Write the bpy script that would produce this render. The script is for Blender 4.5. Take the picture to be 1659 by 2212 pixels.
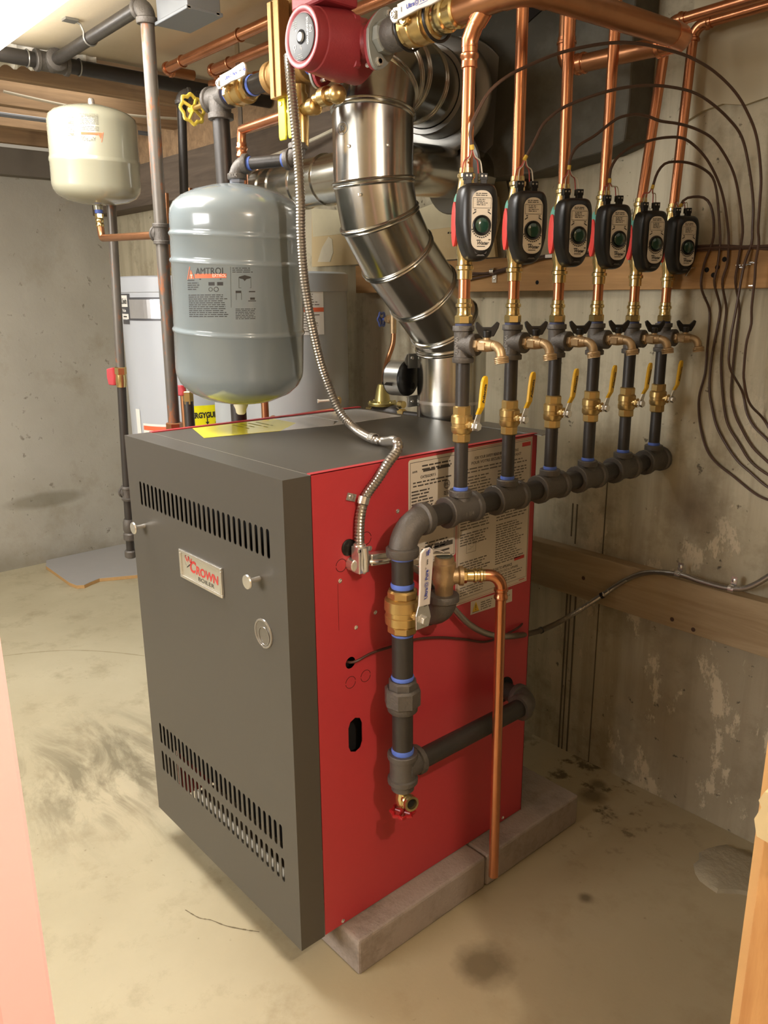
import bpy, bmesh, math, random
from mathutils import Vector, Matrix

# ---------------------------------------------------------------- camera, world, lights, exposure
C = bpy.context.scene.collection
S = bpy.context.scene
for o in list(bpy.data.objects):
    bpy.data.objects.remove(o)
cam_d = bpy.data.cameras.new('camera')
cam = bpy.data.objects.new('camera', cam_d); C.objects.link(cam)
cam.location = (1.129, -0.755, 1.386)
cam.rotation_euler = (math.radians(74.85), math.radians(0.40), math.radians(48.687))
cam_d.sensor_fit = 'VERTICAL'; cam_d.sensor_height = 24.0; cam_d.lens = 24.0 * 1722.3 / 2212
cam_d.clip_start = 0.02
S.camera = cam
W = bpy.data.worlds.new('world'); S.world = W; W.use_nodes = True
W.node_tree.nodes['Background'].inputs[0].default_value = (1.0, 0.86, 0.66, 1)
W.node_tree.nodes['Background'].inputs[1].default_value = 0.20

def lamp(name, kind, loc, energy, col, size, rot=(0, 0, 0), sy=None):
    d = bpy.data.lights.new(name, kind); d.energy = energy; d.color = col
    if kind == 'AREA':
        d.size = size
        if sy: d.shape = 'RECTANGLE'; d.size_y = sy
    else:
        d.shadow_soft_size = size
    o = bpy.data.objects.new(name, d); C.objects.link(o); o.location = loc; o.rotation_euler = rot
    return o
lamp('doorway_bulb_light', 'POINT', (1.40, -0.185, 1.88), 26.0, (1.0, 0.86, 0.72), 0.022)
lamp('right_fill_light', 'AREA', (1.0, 0.25, 2.10), 1.2, (1.0, 0.92, 0.78), 1.4, (0, 0, 0), 1.2)  # unseen soft area lamp, added to raise the ambient level
lamp('back_fill_light', 'AREA', (-2.3, 0.55, 2.26), 3.0, (1.0, 0.96, 0.88), 0.9, (0, 0, 0), 0.5)  # added fill above the joists, no fixture there
lamp('front_fill_light', 'AREA', (-0.75, -3.1, 1.70), 56.0, (0.98, 0.97, 0.96), 1.8, (math.radians(90), 0, 0), 1.0)  # added fill from behind the view, brightens the back wall
FLUO = 12.5
S.view_settings.view_transform = 'Standard'; S.view_settings.look = 'None'
S.view_settings.gamma = 1.0; S.view_settings.use_curve_mapping = False
S.view_settings.exposure = 0.85

# ---------------------------------------------------------------- materials
def lin(h):
    h = h.lstrip('#'); r = []
    for i in (0, 2, 4):
        c = int(h[i:i+2], 16) / 255
        r.append(c / 12.92 if c <= 0.04045 else ((c + 0.055) / 1.055) ** 2.4)
    return (r[0], r[1], r[2], 1)
MATS = {}
class NT:
    def __init__(s, name):
        s.m = bpy.data.materials.new(name); s.m.use_nodes = True
        s.t = s.m.node_tree; s.b = s.t.nodes['Principled BSDF']
        s.tc = s.t.nodes.new('ShaderNodeTexCoord').outputs['Object']
    def n(s, kind, **kw):
        x = s.t.nodes.new(kind)
        for k, v in kw.items():
            if k.startswith('i_'):
                x.inputs[k[2:].replace('_', ' ')].default_value = v
            else: setattr(x, k, v)
        return x
    def l(s, a, b): s.t.links.new(a, b)
    def mapped(s, scale=(1, 1, 1), off=(0, 0, 0)):
        m = s.n('ShaderNodeMapping'); m.inputs['Scale'].default_value = scale; m.inputs['Location'].default_value = off
        s.l(s.tc, m.inputs['Vector']); return m.outputs['Vector']
    def noise(s, scale, detail=4, rough=0.55, vec=None, dist=0.0):
        x = s.n('ShaderNodeTexNoise'); x.inputs['Scale'].default_value = scale
        x.inputs['Detail'].default_value = detail; x.inputs['Roughness'].default_value = rough
        x.inputs['Distortion'].default_value = dist
        s.l(vec or s.tc, x.inputs['Vector']); return x.outputs['Fac']
    def ramp(s, fac, a, b, c0=(0, 0, 0, 1), c1=(1, 1, 1, 1)):
        r = s.n('ShaderNodeValToRGB'); e = r.color_ramp.elements
        e[0].position = a; e[0].color = c0; e[1].position = b; e[1].color = c1
        s.l(fac, r.inputs['Fac']); return r.outputs['Color']
    def mix(s, fac, a, b, mode='MIX'):
        x = s.n('ShaderNodeMix', data_type='RGBA', blend_type=mode)
        for v, k in ((fac, 0), (a, 6), (b, 7)):
            if isinstance(v, (int, float)): x.inputs[k].default_value = v
            elif isinstance(v, tuple): x.inputs[k].default_value = v
            else: s.l(v, x.inputs[k])
        return x.outputs[2]
    def math(s, op, a, b=0.0, c=None):
        x = s.n('ShaderNodeMath', operation=op)
        for k, v in ((0, a), (1, b), (2, c)):
            if v is None: continue
            if isinstance(v, (int, float)): x.inputs[k].default_value = v
            else: s.l(v, x.inputs[k])
        return x.outputs[0]
    def blob(s, p, rad, soft, amp=0.35, sc=4.0, squash=(1, 1, 1)):
        """soft-edged, noise-broken patch round a point of the surface"""
        m = s.n('ShaderNodeVectorMath', operation='SUBTRACT'); s.l(s.tc, m.inputs[0]); m.inputs[1].default_value = p
        k = s.n('ShaderNodeVectorMath', operation='MULTIPLY'); s.l(m.outputs[0], k.inputs[0]); k.inputs[1].default_value = squash
        ln = s.n('ShaderNodeVectorMath', operation='LENGTH'); s.l(k.outputs[0], ln.inputs[0])
        nz = s.noise(sc, 5, 0.65)
        d = s.math('ADD', ln.outputs['Value'], s.math('MULTIPLY', s.math('SUBTRACT', nz, 0.5), amp))
        return s.ramp(d, max(rad - soft, 0.0), rad, (1, 1, 1, 1), (0, 0, 0, 1))
    def bump(s, h, strength=0.3, dist=0.01):
        x = s.n('ShaderNodeBump'); x.inputs['Strength'].default_value = strength; x.inputs['Distance'].default_value = dist
        s.l(h, x.inputs['Height']); s.l(x.outputs['Normal'], s.b.inputs['Normal'])
    def col(s, c):
        if isinstance(c, tuple): s.b.inputs['Base Color'].default_value = c
        else: s.l(c, s.b.inputs['Base Color'])
    def rough(s, r):
        if isinstance(r, (int, float)): s.b.inputs['Roughness'].default_value = r
        else: s.l(r, s.b.inputs['Roughness'])
def M(name, hexc, rough=0.5, metal=0.0, var=0.12, scale=18.0, bump=0.0, bscale=60.0, second=None, lo=0.45, hi=0.7, coat=0.0, stretch=(1, 1, 1), rvar=0.0):
    if name in MATS: return MATS[name]
    t = NT(name); c = lin(hexc); vec = t.mapped(stretch)
    nz = t.noise(scale, 5, 0.6, vec)
    dark = tuple(v * (1 - var) for v in c[:3]) + (1,); lite = tuple(min(v * (1 + var), 1) for v in c[:3]) + (1,)
    base = t.mix(nz, dark, lite)
    if second:
        base = t.mix(t.ramp(t.noise(scale * 0.6, 6, 0.7, vec), lo, hi), base, lin(second))
    t.col(base)
    if rvar:
        t.rough(t.math('ADD', t.math('MULTIPLY', t.math('SUBTRACT', t.noise(scale * 1.7, 4, 0.6, vec), 0.5), rvar * 2), rough))
    else: t.rough(rough)
    t.b.inputs['Metallic'].default_value = metal
    if coat: t.b.inputs['Coat Weight'].default_value = coat; t.b.inputs['Coat Roughness'].default_value = 0.06
    if bump: t.bump(t.noise(bscale, 6, 0.6, vec), bump, 0.004)
    MATS[name] = t.m
    return t.m
def Memit(name, hexc, strength):
    m = bpy.data.materials.new(name); m.use_nodes = True
    b = m.node_tree.nodes['Principled BSDF']; b.inputs['Base Color'].default_value = lin(hexc)
    b.inputs['Emission Color'].default_value = lin(hexc); b.inputs['Emission Strength'].default_value = strength
    MATS[name] = m; return m

def concrete_back():
    t = NT('concrete_back_wall'); v = t.mapped((1, 1, 1))
    c = t.mix(t.ramp(t.noise(1.7, 6, 0.6), 0.35, 0.65), lin('#b0a68c'), lin('#c2b9a0'))
    st = t.noise(1.0, 5, 0.6, t.mapped((16, 1, 1.1)))
    c = t.mix(t.ramp(st, 0.45, 0.75), c, lin('#958a72'))
    c = t.mix(t.ramp(t.noise(5.5, 7, 0.7), 0.52, 0.74), c, lin('#8a8068'))
    lowr = t.blob((0.33, 1.139, 0.32), 0.62, 0.4, 0.3, 3)
    c = t.mix(t.math('MULTIPLY', lowr, 0.55), c, lin('#83755f'))
    pale = t.math('MULTIPLY', t.ramp(t.noise(5.0, 7, 0.72, t.mapped((1.6, 1, 0.8))), 0.54, 0.58), t.blob((0.35, 1.139, 0.5), 0.75, 0.25, 0.5, 3))
    c = t.mix(pale, c, lin('#c6b99e'))
    br = t.blob((0.16, 1.139, 0.86), 0.12, 0.12, 0.12, 6)
    c = t.mix(t.math('MULTIPLY', br, 0.7), c, lin('#5c4733'))
    pit = t.ramp(t.noise(38, 3, 0.6), 0.68, 0.74)
    c = t.mix(t.math('MULTIPLY', pit, 0.75), c, lin('#473e31'))
    t.col(c); t.rough(0.9)
    h = t.math('SUBTRACT', t.math('ADD', t.noise(9, 8, 0.7), t.math('MULTIPLY', st, 0.4)), t.math('MULTIPLY', pit, 0.6))
    t.bump(t.math('ADD', h, t.math('MULTIPLY', pale, 0.5)), 0.5, 0.008); MATS['cb'] = t.m
def concrete_left():
    t = NT('concrete_left_wall')
    c = t.mix(t.ramp(t.noise(1.5, 6, 0.6), 0.35, 0.65), lin('#a09b8e'), lin('#aeaa9e'))
    c = t.mix(t.ramp(t.noise(4, 7, 0.7), 0.55, 0.8), c, lin('#938b79'))
    j = t.math('MULTIPLY', t.blob((-3.18, 0.62, 0.345), 0.22, 0.10, 0.1, 9, (1, 0.9, 4.5)), 0.55)
    c = t.mix(j, c, lin('#6b6552'))
    pit = t.ramp(t.noise(24, 3, 0.6), 0.66, 0.74)
    c = t.mix(t.math('MULTIPLY', pit, 0.6), c, lin('#5c5544'))
    low = t.blob((-3.18, 0.3, 0.02), 0.2, 0.18, 0.2, 6, (1, 0.25, 1.4))
    c = t.mix(t.math('MULTIPLY', low, 0.6), c, lin('#7a725f'))
    t.col(c); t.rough(0.88); t.bump(t.math('SUBTRACT', t.noise(8, 8, 0.7), t.math('MULTIPLY', pit, 0.6)), 0.4, 0.008); MATS['cl'] = t.m
def concrete_floor():
    t = NT('concrete_floor')
    c = t.mix(t.ramp(t.noise(1.3, 7, 0.62), 0.33, 0.67), lin('#aca285'), lin('#beb598'))
    c = t.mix(t.ramp(t.noise(6, 7, 0.7), 0.52, 0.75), c, lin('#9c9073'))
    swirl = t.noise(2.2, 6, 0.7, t.mapped((1.0, 3.2, 1)), 1.2)
    wet = t.math('MULTIPLY', t.ramp(swirl, 0.42, 0.60), t.blob((-1.02, 0.02, 0), 0.50, 0.34, 0.35, 3, (1.05, 1.25, 1)))
    c = t.mix(t.math('MULTIPLY', wet, 0.92), c, lin('#7d755d'))
    brown = t.blob((0.35, 0.55, 0), 0.95, 0.5, 0.3, 2)
    c = t.mix(t.math('MULTIPLY', brown, 0.55), c, lin('#9a8664'))
    sp = t.math('MULTIPLY', t.ramp(t.noise(12, 5, 0.65), 0.55, 0.62), t.blob((-0.1, 0.98, 0), 0.36, 0.22, 0.3, 5, (0.8, 1.2, 1)))
    c = t.mix(t.math('MULTIPLY', sp, 0.85), c, lin('#4f432c'))
    for p, r in (((0.215, 0.32, 0), 0.075), ((0.244, 0.649, 0), 0.022), ((0.02, 1.0, 0), 0.05), ((0.0, 1.06, 0), 0.03)):
        b = t.blob(p, r, r * 0.6, r * 0.6, 22)
        c = t.mix(t.math('MULTIPLY', b, 0.72), c, lin('#54452b'))
    dust = t.blob((-0.35, 1.02, 0), 0.25, 0.2, 0.2, 6)
    c = t.mix(t.math('MULTIPLY', dust, 0.4), c, lin('#c9bda0'))
    cr = t.ramp(t.noise(55, 2, 0.5), 0.72, 0.78)
    c = t.mix(t.math('MULTIPLY', cr, 0.4), c, lin('#6d5f45'))
    t.col(c); t.rough(t.math('ADD', t.math('MULTIPLY', t.noise(5, 5, 0.6), 0.3), 0.5))
    t.bump(t.noise(7, 8, 0.65), 0.22, 0.006); MATS['cf'] = t.m
def wood(name, a, b, axis, knots=True):
    t = NT(name); sc = [9, 9, 9]; sc[axis] = 0.7
    g = t.noise(3.0, 6, 0.65, t.mapped(tuple(sc)), 0.6)
    c = t.mix(t.ramp(g, 0.32, 0.68), lin(a), lin(b))
    d = t.noise(3.2, 4, 0.6)
    c = t.mix(t.math('MULTIPLY', t.ramp(d, 0.58, 0.72), 0.5), c, tuple(v * 0.45 for v in lin(a)[:3]) + (1,))
    t.col(c); t.rough(0.75); t.bump(g, 0.25, 0.003); MATS[name] = t.m
concrete_back(); concrete_left(); concrete_floor()
wood('wood_ledger', '#8f6a3d', '#b58a55', 0)
wood('wood_plank', '#8d7655', '#a99473', 0)
wood('wood_joist', '#7d6449', '#a58764', 1)
wood('wood_dark', '#4c4136', '#66584a', 0)
wood('wood_stud', '#b8814a', '#d3a064', 2)
def rusty(name, base, rust, lo, hi):
    t = NT(name); m = t.ramp(t.noise(14, 7, 0.75, t.mapped((2, 2, 0.6))), lo, hi)
    t.col(t.mix(m, t.mix(t.noise(20, 5), tuple(v * .8 for v in lin(base)[:3]) + (1,), lin(base)), lin(rust)))
    t.rough(t.math('ADD', t.math('MULTIPLY', m, 0.3), 0.42)); t.b.inputs['Metallic'].default_value = 0.35; MATS[name] = t.m
rusty('old_pipe', '#6a645c', '#9a5f3a', 0.53, 0.62)
IRON = M('black_iron_pipe', '#37332f', 0.42, 0.25, 0.2, 30, 0.12, 140, rvar=0.1)
FIT = M('cast_iron_fitting', '#5d5852', 0.5, 0.45, 0.15, 22, 0.35, 210, rvar=0.1)
BRASS = M('brass', '#c3a66c', 0.3, 0.85, 0.1, 20, 0.06, 120)
BRASSY = M('bright_brass', '#dcc68c', 0.2, 0.95, 0.08, 20)
BRONZE = M('cast_bronze', '#b59a74', 0.42, 0.75, 0.12, 26, 0.2, 260)
COPPER = M('copper', '#cc8a62', 0.27, 0.92, 0.12, 9, 0, 60, '#ae734f', 0.5, 0.8, stretch=(1, 1, .35))
COPPERD = M('dull_shaded_copper', '#ad7a55', 0.34, 0.88, 0.14, 10, 0, 60, '#946a4b', 0.5, 0.8)  # duller copper; on the crossover its dark tone stands for shade
GALV = M('galvanised_steel', '#c4c2ba', 0.2, 1.0, 0.1, 6, 0, 60, '#aaa9a2', 0.45, 0.75, rvar=0.07)
GALVD = M('dull_galvanised', '#8d8b85', 0.42, 0.8, 0.15, 10)
STEEL = M('flex_steel', '#a7a198', 0.3, 0.9, 0.1, 40)
CHROME = M('zinc_plate', '#dedbd3', 0.26, 0.85, 0.06, 30)
GREYP = M('charcoal_enamel', '#524e47', 0.42, 0.15, 0.05, 60, 0.05, 700)
REDP = M('red_enamel', '#b5383d', 0.42, 0.0, 0.05, 50, 0.04, 700)
REDPUMP = M('pump_red', '#8e2f34', 0.45, 0.1, 0.12, 40, 0.15, 260)
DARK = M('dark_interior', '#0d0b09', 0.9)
BLK = M('black_plastic', '#161412', 0.35, 0, 0.1, 40, 0.05, 500)
TANKG = M('tank_grey', '#7f898c', 0.2, 0.0, 0.03, 8, coat=0.5)
TANKB = M('tank_cream', '#8e8b77', 0.22, 0.0, 0.03, 8, coat=0.4)
HEATW = M('heater_grey', '#b4b8bd', 0.35, 0.0, 0.03, 8)
HEATD = M('heater_taupe', '#a0a4a4', 0.35, 0.0, 0.04, 8)
TEAL = M('teal_paint', '#5f9d8c', 0.5, 0, 0.08)
REDO = M('signal_red', '#d8413a', 0.5)
LABEL = M('paper_label', '#cfc4b2', 0.6, 0, 0.03)
LABELW = M('white_label', '#e4e1d8', 0.5, 0, 0.03)
SILV = M('silver_label', '#c3beac', 0.3, 0.5, 0.04)
YEL = M('yellow_label', '#eee41c', 0.3, 0, 0.03, coat=0.3)
INK = M('ink_black', '#2b2824', 0.6)
INKG = M('ink_grey', '#6f675c', 0.7)
INKL = M('ink_pale', '#8d8474', 0.7)
INKR = M('ink_red', '#bd3b35', 0.6)
INKO = M('ink_orange', '#d9673f', 0.6)
INKB = M('ink_blue', '#34459c', 0.6)
INKW = M('ink_white', '#e8e6e0', 0.6)
BLUE = M('blue_thread_sealant', '#5570c4', 0.5, 0, 0.2, 60)
YGRIP = M('yellow_vinyl', '#e0b01c', 0.4, 0, 0.05)
YWH = M('yellow_handwheel', '#d9c04c', 0.4, 0, 0.1)
YBR = M('bright_yellow', '#e3dd2a', 0.35)
WHITEP = M('white_vinyl', '#cfc6bd', 0.4, 0, 0.03)
CABLE = M('brown_cable', '#4a3324', 0.5, 0, 0.1)
GREEN = M('green_lens', '#1f3d30', 0.15, 0, 0.1, coat=0.8)
BOARD = M('ceiling_board', '#c8b99d', 0.85, 0, 0.05, 3, 0.1, 90, '#b5a688', 0.5, 0.85)
DRYW = M('cream_board', '#c9b489', 0.8, 0, 0.05, 4, 0.1, 60, '#d8cda9', 0.5, 0.7)
PARGE = M('pale_parging', '#b3a88c', 0.85, 0, 0.08, 3, 0.3, 14, '#a0926f', 0.5, 0.75)
CHIM = M('dark_parging', '#565348', 0.92, 0, 0.2, 5, 0.6, 16, '#6d6a5f', 0.5, 0.7)
BLOCK = M('cinder_block', '#9c8f84', 0.95, 0, 0.16, 14, 0.7, 130, '#75695d', 0.5, 0.75)
MORTAR = M('mortar_patch', '#9c9077', 0.95, 0, 0.15, 9, 0.7, 60)
PINK = M('pink_paint', '#e6bcc2', 0.5, 0, 0.03)
WALLP = M('room_paint', '#c4b396', 0.85, 0, 0.05)
BOXG = M('box_grey', '#7c8084', 0.4, 0.3, 0.05)
WPLAST = M('white_plastic', '#e2dccb', 0.35)
GBOARD = M('grey_laminate', '#a6a4a2', 0.4, 0, 0.04)
BLUEH = M('blue_handwheel', '#4f5fa0', 0.35)
REDH = M('red_handwheel', '#96191c', 0.3)
FLEXW = M('white_flex_duct', '#d9d4c6', 0.4)
GLASS = M('sight_glass', '#7d776c', 0.08, 0, 0.05, coat=1.0)
ZINCY = M('yellow_zinc', '#b3a56a', 0.3, 0.8, 0.12)
ROMEX = M('pale_cable', '#b9b09a', 0.5)
FLUOM = Memit('fluorescent_diffuser', '#fbf8f4', FLUO)

# ---------------------------------------------------------------- geometry helpers
X, Y, Z = Vector((1, 0, 0)), Vector((0, 1, 0)), Vector((0, 0, 1))
def V(*a): return Vector(a[0]) if len(a) == 1 else Vector(a)
def frame(d):
    d = Vector(d).normalized()
    a = Z if abs(d.z) < 0.9 else X
    u = a.cross(d).normalized()
    return u, d.cross(u).normalized(), d
class MB:
    """collects shapes in world coordinates; build() links them as ONE mesh object"""
    def __init__(s): s.v = []; s.f = []; s.s = []
    def add(s, vs, fs, smooth=False):
        k = len(s.v); s.v += [Vector(p) for p in vs]
        s.f += [tuple(i + k for i in f) for f in fs]; s.s += [smooth] * len(fs); return s
    def box(s, lo, hi):
        (a, b, c), (d, e, f) = lo, hi
        return s.add([(a,b,c),(d,b,c),(d,e,c),(a,e,c),(a,b,f),(d,b,f),(d,e,f),(a,e,f)],
                     [(0,3,2,1),(4,5,6,7),(0,1,5,4),(1,2,6,5),(2,3,7,6),(3,0,4,7)])
    def obox(s, c, ax, h):
        c = V(c); ax = [Vector(a).normalized() for a in ax]
        p = [c + ax[0]*h[0]*i + ax[1]*h[1]*j + ax[2]*h[2]*k for k in (-1,1) for (i,j) in ((-1,-1),(1,-1),(1,1),(-1,1))]
        return s.add(p, [(0,3,2,1),(4,5,6,7),(0,1,5,4),(1,2,6,5),(2,3,7,6),(3,0,4,7)])
    def rings(s, rs, cap=True, smooth=True, closed=True):
        n = len(rs[0]); vs = [p for r in rs for p in r]; fs = []
        for i in range(len(rs) - 1):
            for j in range(n if closed else n - 1):
                k = (j + 1) % n
                fs.append((i*n+j, i*n+k, (i+1)*n+k, (i+1)*n+j))
        s.add(vs, fs, smooth)
        if cap:
            k = len(s.v) - len(vs)
            s.f += [tuple(k + j for j in range(n))[::-1], tuple(k + (len(rs)-1)*n + j for j in range(n))]; s.s += [False, False]
        return s
    def lathe(s, prof, o, d, n=20, cap=True, smooth=True, rot=0.0):
        """profile of (distance along d, radius)"""
        u, v, d = frame(d); o = V(o)
        return s.rings([[o + d*h + (u*math.cos(2*math.pi*j/n+rot) + v*math.sin(2*math.pi*j/n+rot))*max(r, 1e-5) for j in range(n)] for h, r in prof], cap, smooth)
    def cyl(s, a, b, r, n=16, r2=None, cap=True):
        a, b = V(a), V(b); L = (b-a).length
        return s.lathe([(0, r), (L, r if r2 is None else r2)], a, b-a, n, cap)
    def hexa(s, a, b, r, n=6, rot=0.3):
        a, b = V(a), V(b); L = (b-a).length; c = min(.12*r, .2*L)
        return s.lathe([(0, r-c), (c, r), (L-c, r), (L, r-c)], a, b-a, n, True, False, rot)
    def tube(s, pts, r, n=10, cap=True, smooth=True):
        pts = [V(p) for p in pts]; rs = []; u = None
        for i, p in enumerate(pts):
            d = (pts[min(i+1, len(pts)-1)] - pts[max(i-1, 0)]).normalized()
            if u is None: u, w, _ = frame(d)
            else:
                u = (u - d*u.dot(d)).normalized(); w = d.cross(u)
            rr = r[i] if isinstance(r, (list, tuple)) else r
            rs.append([p + (u*math.cos(2*math.pi*j/n) + w*math.sin(2*math.pi*j/n))*rr for j in range(n)])
        return s.rings(rs, cap, smooth)
    def ring(s, c, d, R, r, n=24, m=8):
        u, v, d = frame(d); c = V(c)
        rs = []
        for i in range(n + 1):
            a = 2*math.pi*i/n; e = u*math.cos(a) + v*math.sin(a)
            rs.append([c + e*(R + r*math.cos(2*math.pi*j/m)) + d*r*math.sin(2*math.pi*j/m) for j in range(m)])
        return s.rings(rs, False)
    def ball(s, c, r, n=12, m=8, sc=(1,1,1)):
        c = V(c); rs = []
        for i in range(m + 1):
            t = math.pi*(i/m) ; z = -math.cos(t); q = max(math.sin(t), 1e-4)
            rs.append([c + Vector((math.cos(2*math.pi*j/n)*q*r*sc[0], math.sin(2*math.pi*j/n)*q*r*sc[1], z*r*sc[2])) for j in range(n)])
        return s.rings(rs, False)
    def prism(s, poly, o, ux, uy, dep):
        """flat outline (list of 2D points) swept by the vector dep"""
        o, ux, uy, dep = V(o), V(ux), V(uy), V(dep); n = len(poly)
        a = [o + ux*p[0] + uy*p[1] for p in poly]; b = [p + dep for p in a]
        return s.add(a + b, [tuple(range(n))[::-1], tuple(range(n, 2*n))] + [(i, (i+1) % n, n+(i+1) % n, n+i) for i in range(n)])
    def quad(s, o, ux, uy): 
        o, ux, uy = V(o), V(ux), V(uy); return s.add([o, o+ux, o+ux+uy, o+uy], [(0,1,2,3)])
    def build(s, name, mat, parent=None, bev=0.0, seg=2, **kw):
        me = bpy.data.meshes.new(name); off = OFF.get(parent.name, Vector()) if parent else Vector()
        me.from_pydata([tuple(p - off) for p in s.v], [], s.f)
        me.polygons.foreach_set('use_smooth', s.s)
        bm = bmesh.new(); bm.from_mesh(me); bmesh.ops.recalc_face_normals(bm, faces=bm.faces); bm.to_mesh(me); bm.free()
        if any(s.s): me.set_sharp_from_angle(angle=0.7)
        me.materials.append(mat if not isinstance(mat, str) else MATS[mat])
        o = bpy.data.objects.new(name, me); C.objects.link(o)
        if parent: o.parent = parent; OFF[o.name] = off
        else: OFF[o.name] = Vector()
        if bev:
            b = o.modifiers.new('bevel', 'BEVEL'); b.width = bev; b.segments = seg; b.limit_method = 'ANGLE'; b.angle_limit = 0.6
        for k, v in kw.items(): o[k] = v
        return o
OFF = {}
def thing(name, label, cat, loc=(0,0,0), group=None):
    o = bpy.data.objects.new(name, None); C.objects.link(o); o.location = loc; o.empty_display_size = 0.05
    OFF[o.name] = Vector(loc); o['label'] = label; o['category'] = cat
    if group: o['group'] = group
    return o
def tag(o, label, cat, group=None):
    o['label'] = label; o['category'] = cat
    if group: o['group'] = group
    return o
def struct(o): o['kind'] = 'structure'; return o
def dup(root, loc, label=None):
    def cp(o, par):
        c = o.copy(); C.objects.link(c)
        if par: c.parent = par
        for ch in o.children: cp(ch, c)
        return c
    r = cp(root, None); r.location = loc
    if label: r['label'] = label
    return r
def arc(c, a, b, R, n=8):
    """points of the quarter turn that enters along a (towards c) and leaves along b; R is the bend radius"""
    c, a, b = V(c), V(a).normalized(), V(b).normalized(); q = c + a*R + b*R
    return [q - b*R*math.cos(t) - a*R*math.sin(t) for t in [math.pi/2*i/n for i in range(n+1)]]
def rrect(w, h, r, n=5):
    p = []
    for cx, cy, a0 in ((w/2-r, h/2-r, 0), (-w/2+r, h/2-r, 90), (-w/2+r, -h/2+r, 180), (w/2-r, -h/2+r, 270)):
        p += [(cx + r*math.cos(math.radians(a0+90*i/n)), cy + r*math.sin(math.radians(a0+90*i/n))) for i in range(n+1)]
    return p
def circ(r, n=24, c=(0,0), ry=None): return [(c[0]+r*math.cos(2*math.pi*i/n), c[1]+(ry or r)*math.sin(2*math.pi*i/n)) for i in range(n)]
def catmull(pts, k=8):
    pts = [V(p) for p in pts]; q = [pts[0]*2-pts[1]] + pts + [pts[-1]*2-pts[-2]]; out = []
    for i in range(1, len(q)-2):
        p0, p1, p2, p3 = q[i-1], q[i], q[i+1], q[i+2]
        for j in range(k):
            t = j/k
            out.append(((p1*2) + (p2-p0)*t + (p0*2-p1*5+p2*4-p3)*t*t + (p1*3-p0-p2*3+p3)*t*t*t)*0.5)
    return out + [pts[-1]]
def resample(pts, step):
    out = [pts[0]]; acc = 0
    for a, b in zip(pts, pts[1:]):
        L = (b-a).length
        while acc + L >= step:
            a = a + (b-a)*((step-acc)/L); L = (b-a).length; out.append(a); acc = 0
        acc += L
    return out
def plate(mb, outer, holes, th, mp):
    """sheet with real openings: 2D filled curve mapped into the scene with mp(x, y, z)"""
    cu = bpy.data.curves.new('sheet', 'CURVE'); cu.dimensions = '2D'; cu.fill_mode = 'BOTH'; cu.extrude = th/2
    for poly in [outer] + holes:
        sp = cu.splines.new('POLY'); sp.points.add(len(poly)-1); sp.use_cyclic_u = True
        for p, (x, y) in zip(sp.points, poly): p.co = (x, y, 0, 1)
    o = bpy.data.objects.new('sheet', cu); me = o.to_mesh()
    mb.add([mp(*v.co) for v in me.vertices], [tuple(p.vertices) for p in me.polygons])
    o.to_mesh_clear(); bpy.data.objects.remove(o); bpy.data.curves.remove(cu)
def text(mb, s, size, mp, bold=0.0, shear=0.0, align='CENTER', width=None):
    """lettering as flat print; mp(x, y) puts a point of the line on the surface"""
    cu = bpy.data.curves.new('lettering', 'FONT'); cu.body = s; cu.size = size; cu.offset = bold*size; cu.shear = shear
    cu.align_x = align; cu.align_y = 'CENTER'; cu.resolution_u = 3; cu.fill_mode = 'FRONT'
    o = bpy.data.objects.new('lettering', cu); me = o.to_mesh()
    k = 1.0
    if width and len(me.vertices):
        xs = [v.co.x for v in me.vertices]; k = width/(max(xs)-min(xs))
    mb.add([mp(v.co.x*k, v.co.y) for v in me.vertices], [tuple(p.vertices) for p in me.polygons])
    o.to_mesh_clear(); bpy.data.objects.remove(o); bpy.data.curves.remove(cu)
def words(mb, x0, y0, w, h, lines, mp, seed=1, fill=0.5, ragged=0.2):
    """small print too fine to read: word-long marks in rows"""
    R = random.Random(seed); lh = h/lines
    for i in range(lines):
        y = y0 - (i+0.5)*lh; x = x0; end = x0 + w*(1 - R.random()*ragged)
        while x < end:
            L = min((0.6 + R.random()*2.2)*lh*1.3, end-x)
            mb.add([mp(x, y-lh*fill/2), mp(x+L, y-lh*fill/2), mp(x+L, y+lh*fill/2), mp(x, y+lh*fill/2)], [(0,1,2,3)])
            x += L + lh*0.45
def bars(mb, rects, mp):
    for x, y, w, h in rects: mb.add([mp(x,y), mp(x+w,y), mp(x+w,y+h), mp(x,y+h)], [(0,1,2,3)])
def frame2d(x, y, w, h, t): return [(x,y,w,t),(x,y+h-t,w,t),(x,y+t,t,h-2*t),(x+w-t,y+t,t,h-2*t)]
def onto(o, ux, uy):
    o, ux, uy = V(o), V(ux).normalized(), V(uy).normalized()
    return lambda x, y: o + ux*x + uy*y
def oncyl(c, R, a0, z0, flip=1):
    """print wrapped on a vertical cylinder; a0 is the middle azimuth"""
    return lambda x, y: V(c[0] + R*math.cos(a0 + flip*x/R), c[1] + R*math.sin(a0 + flip*x/R), z0 + flip*y)

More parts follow.
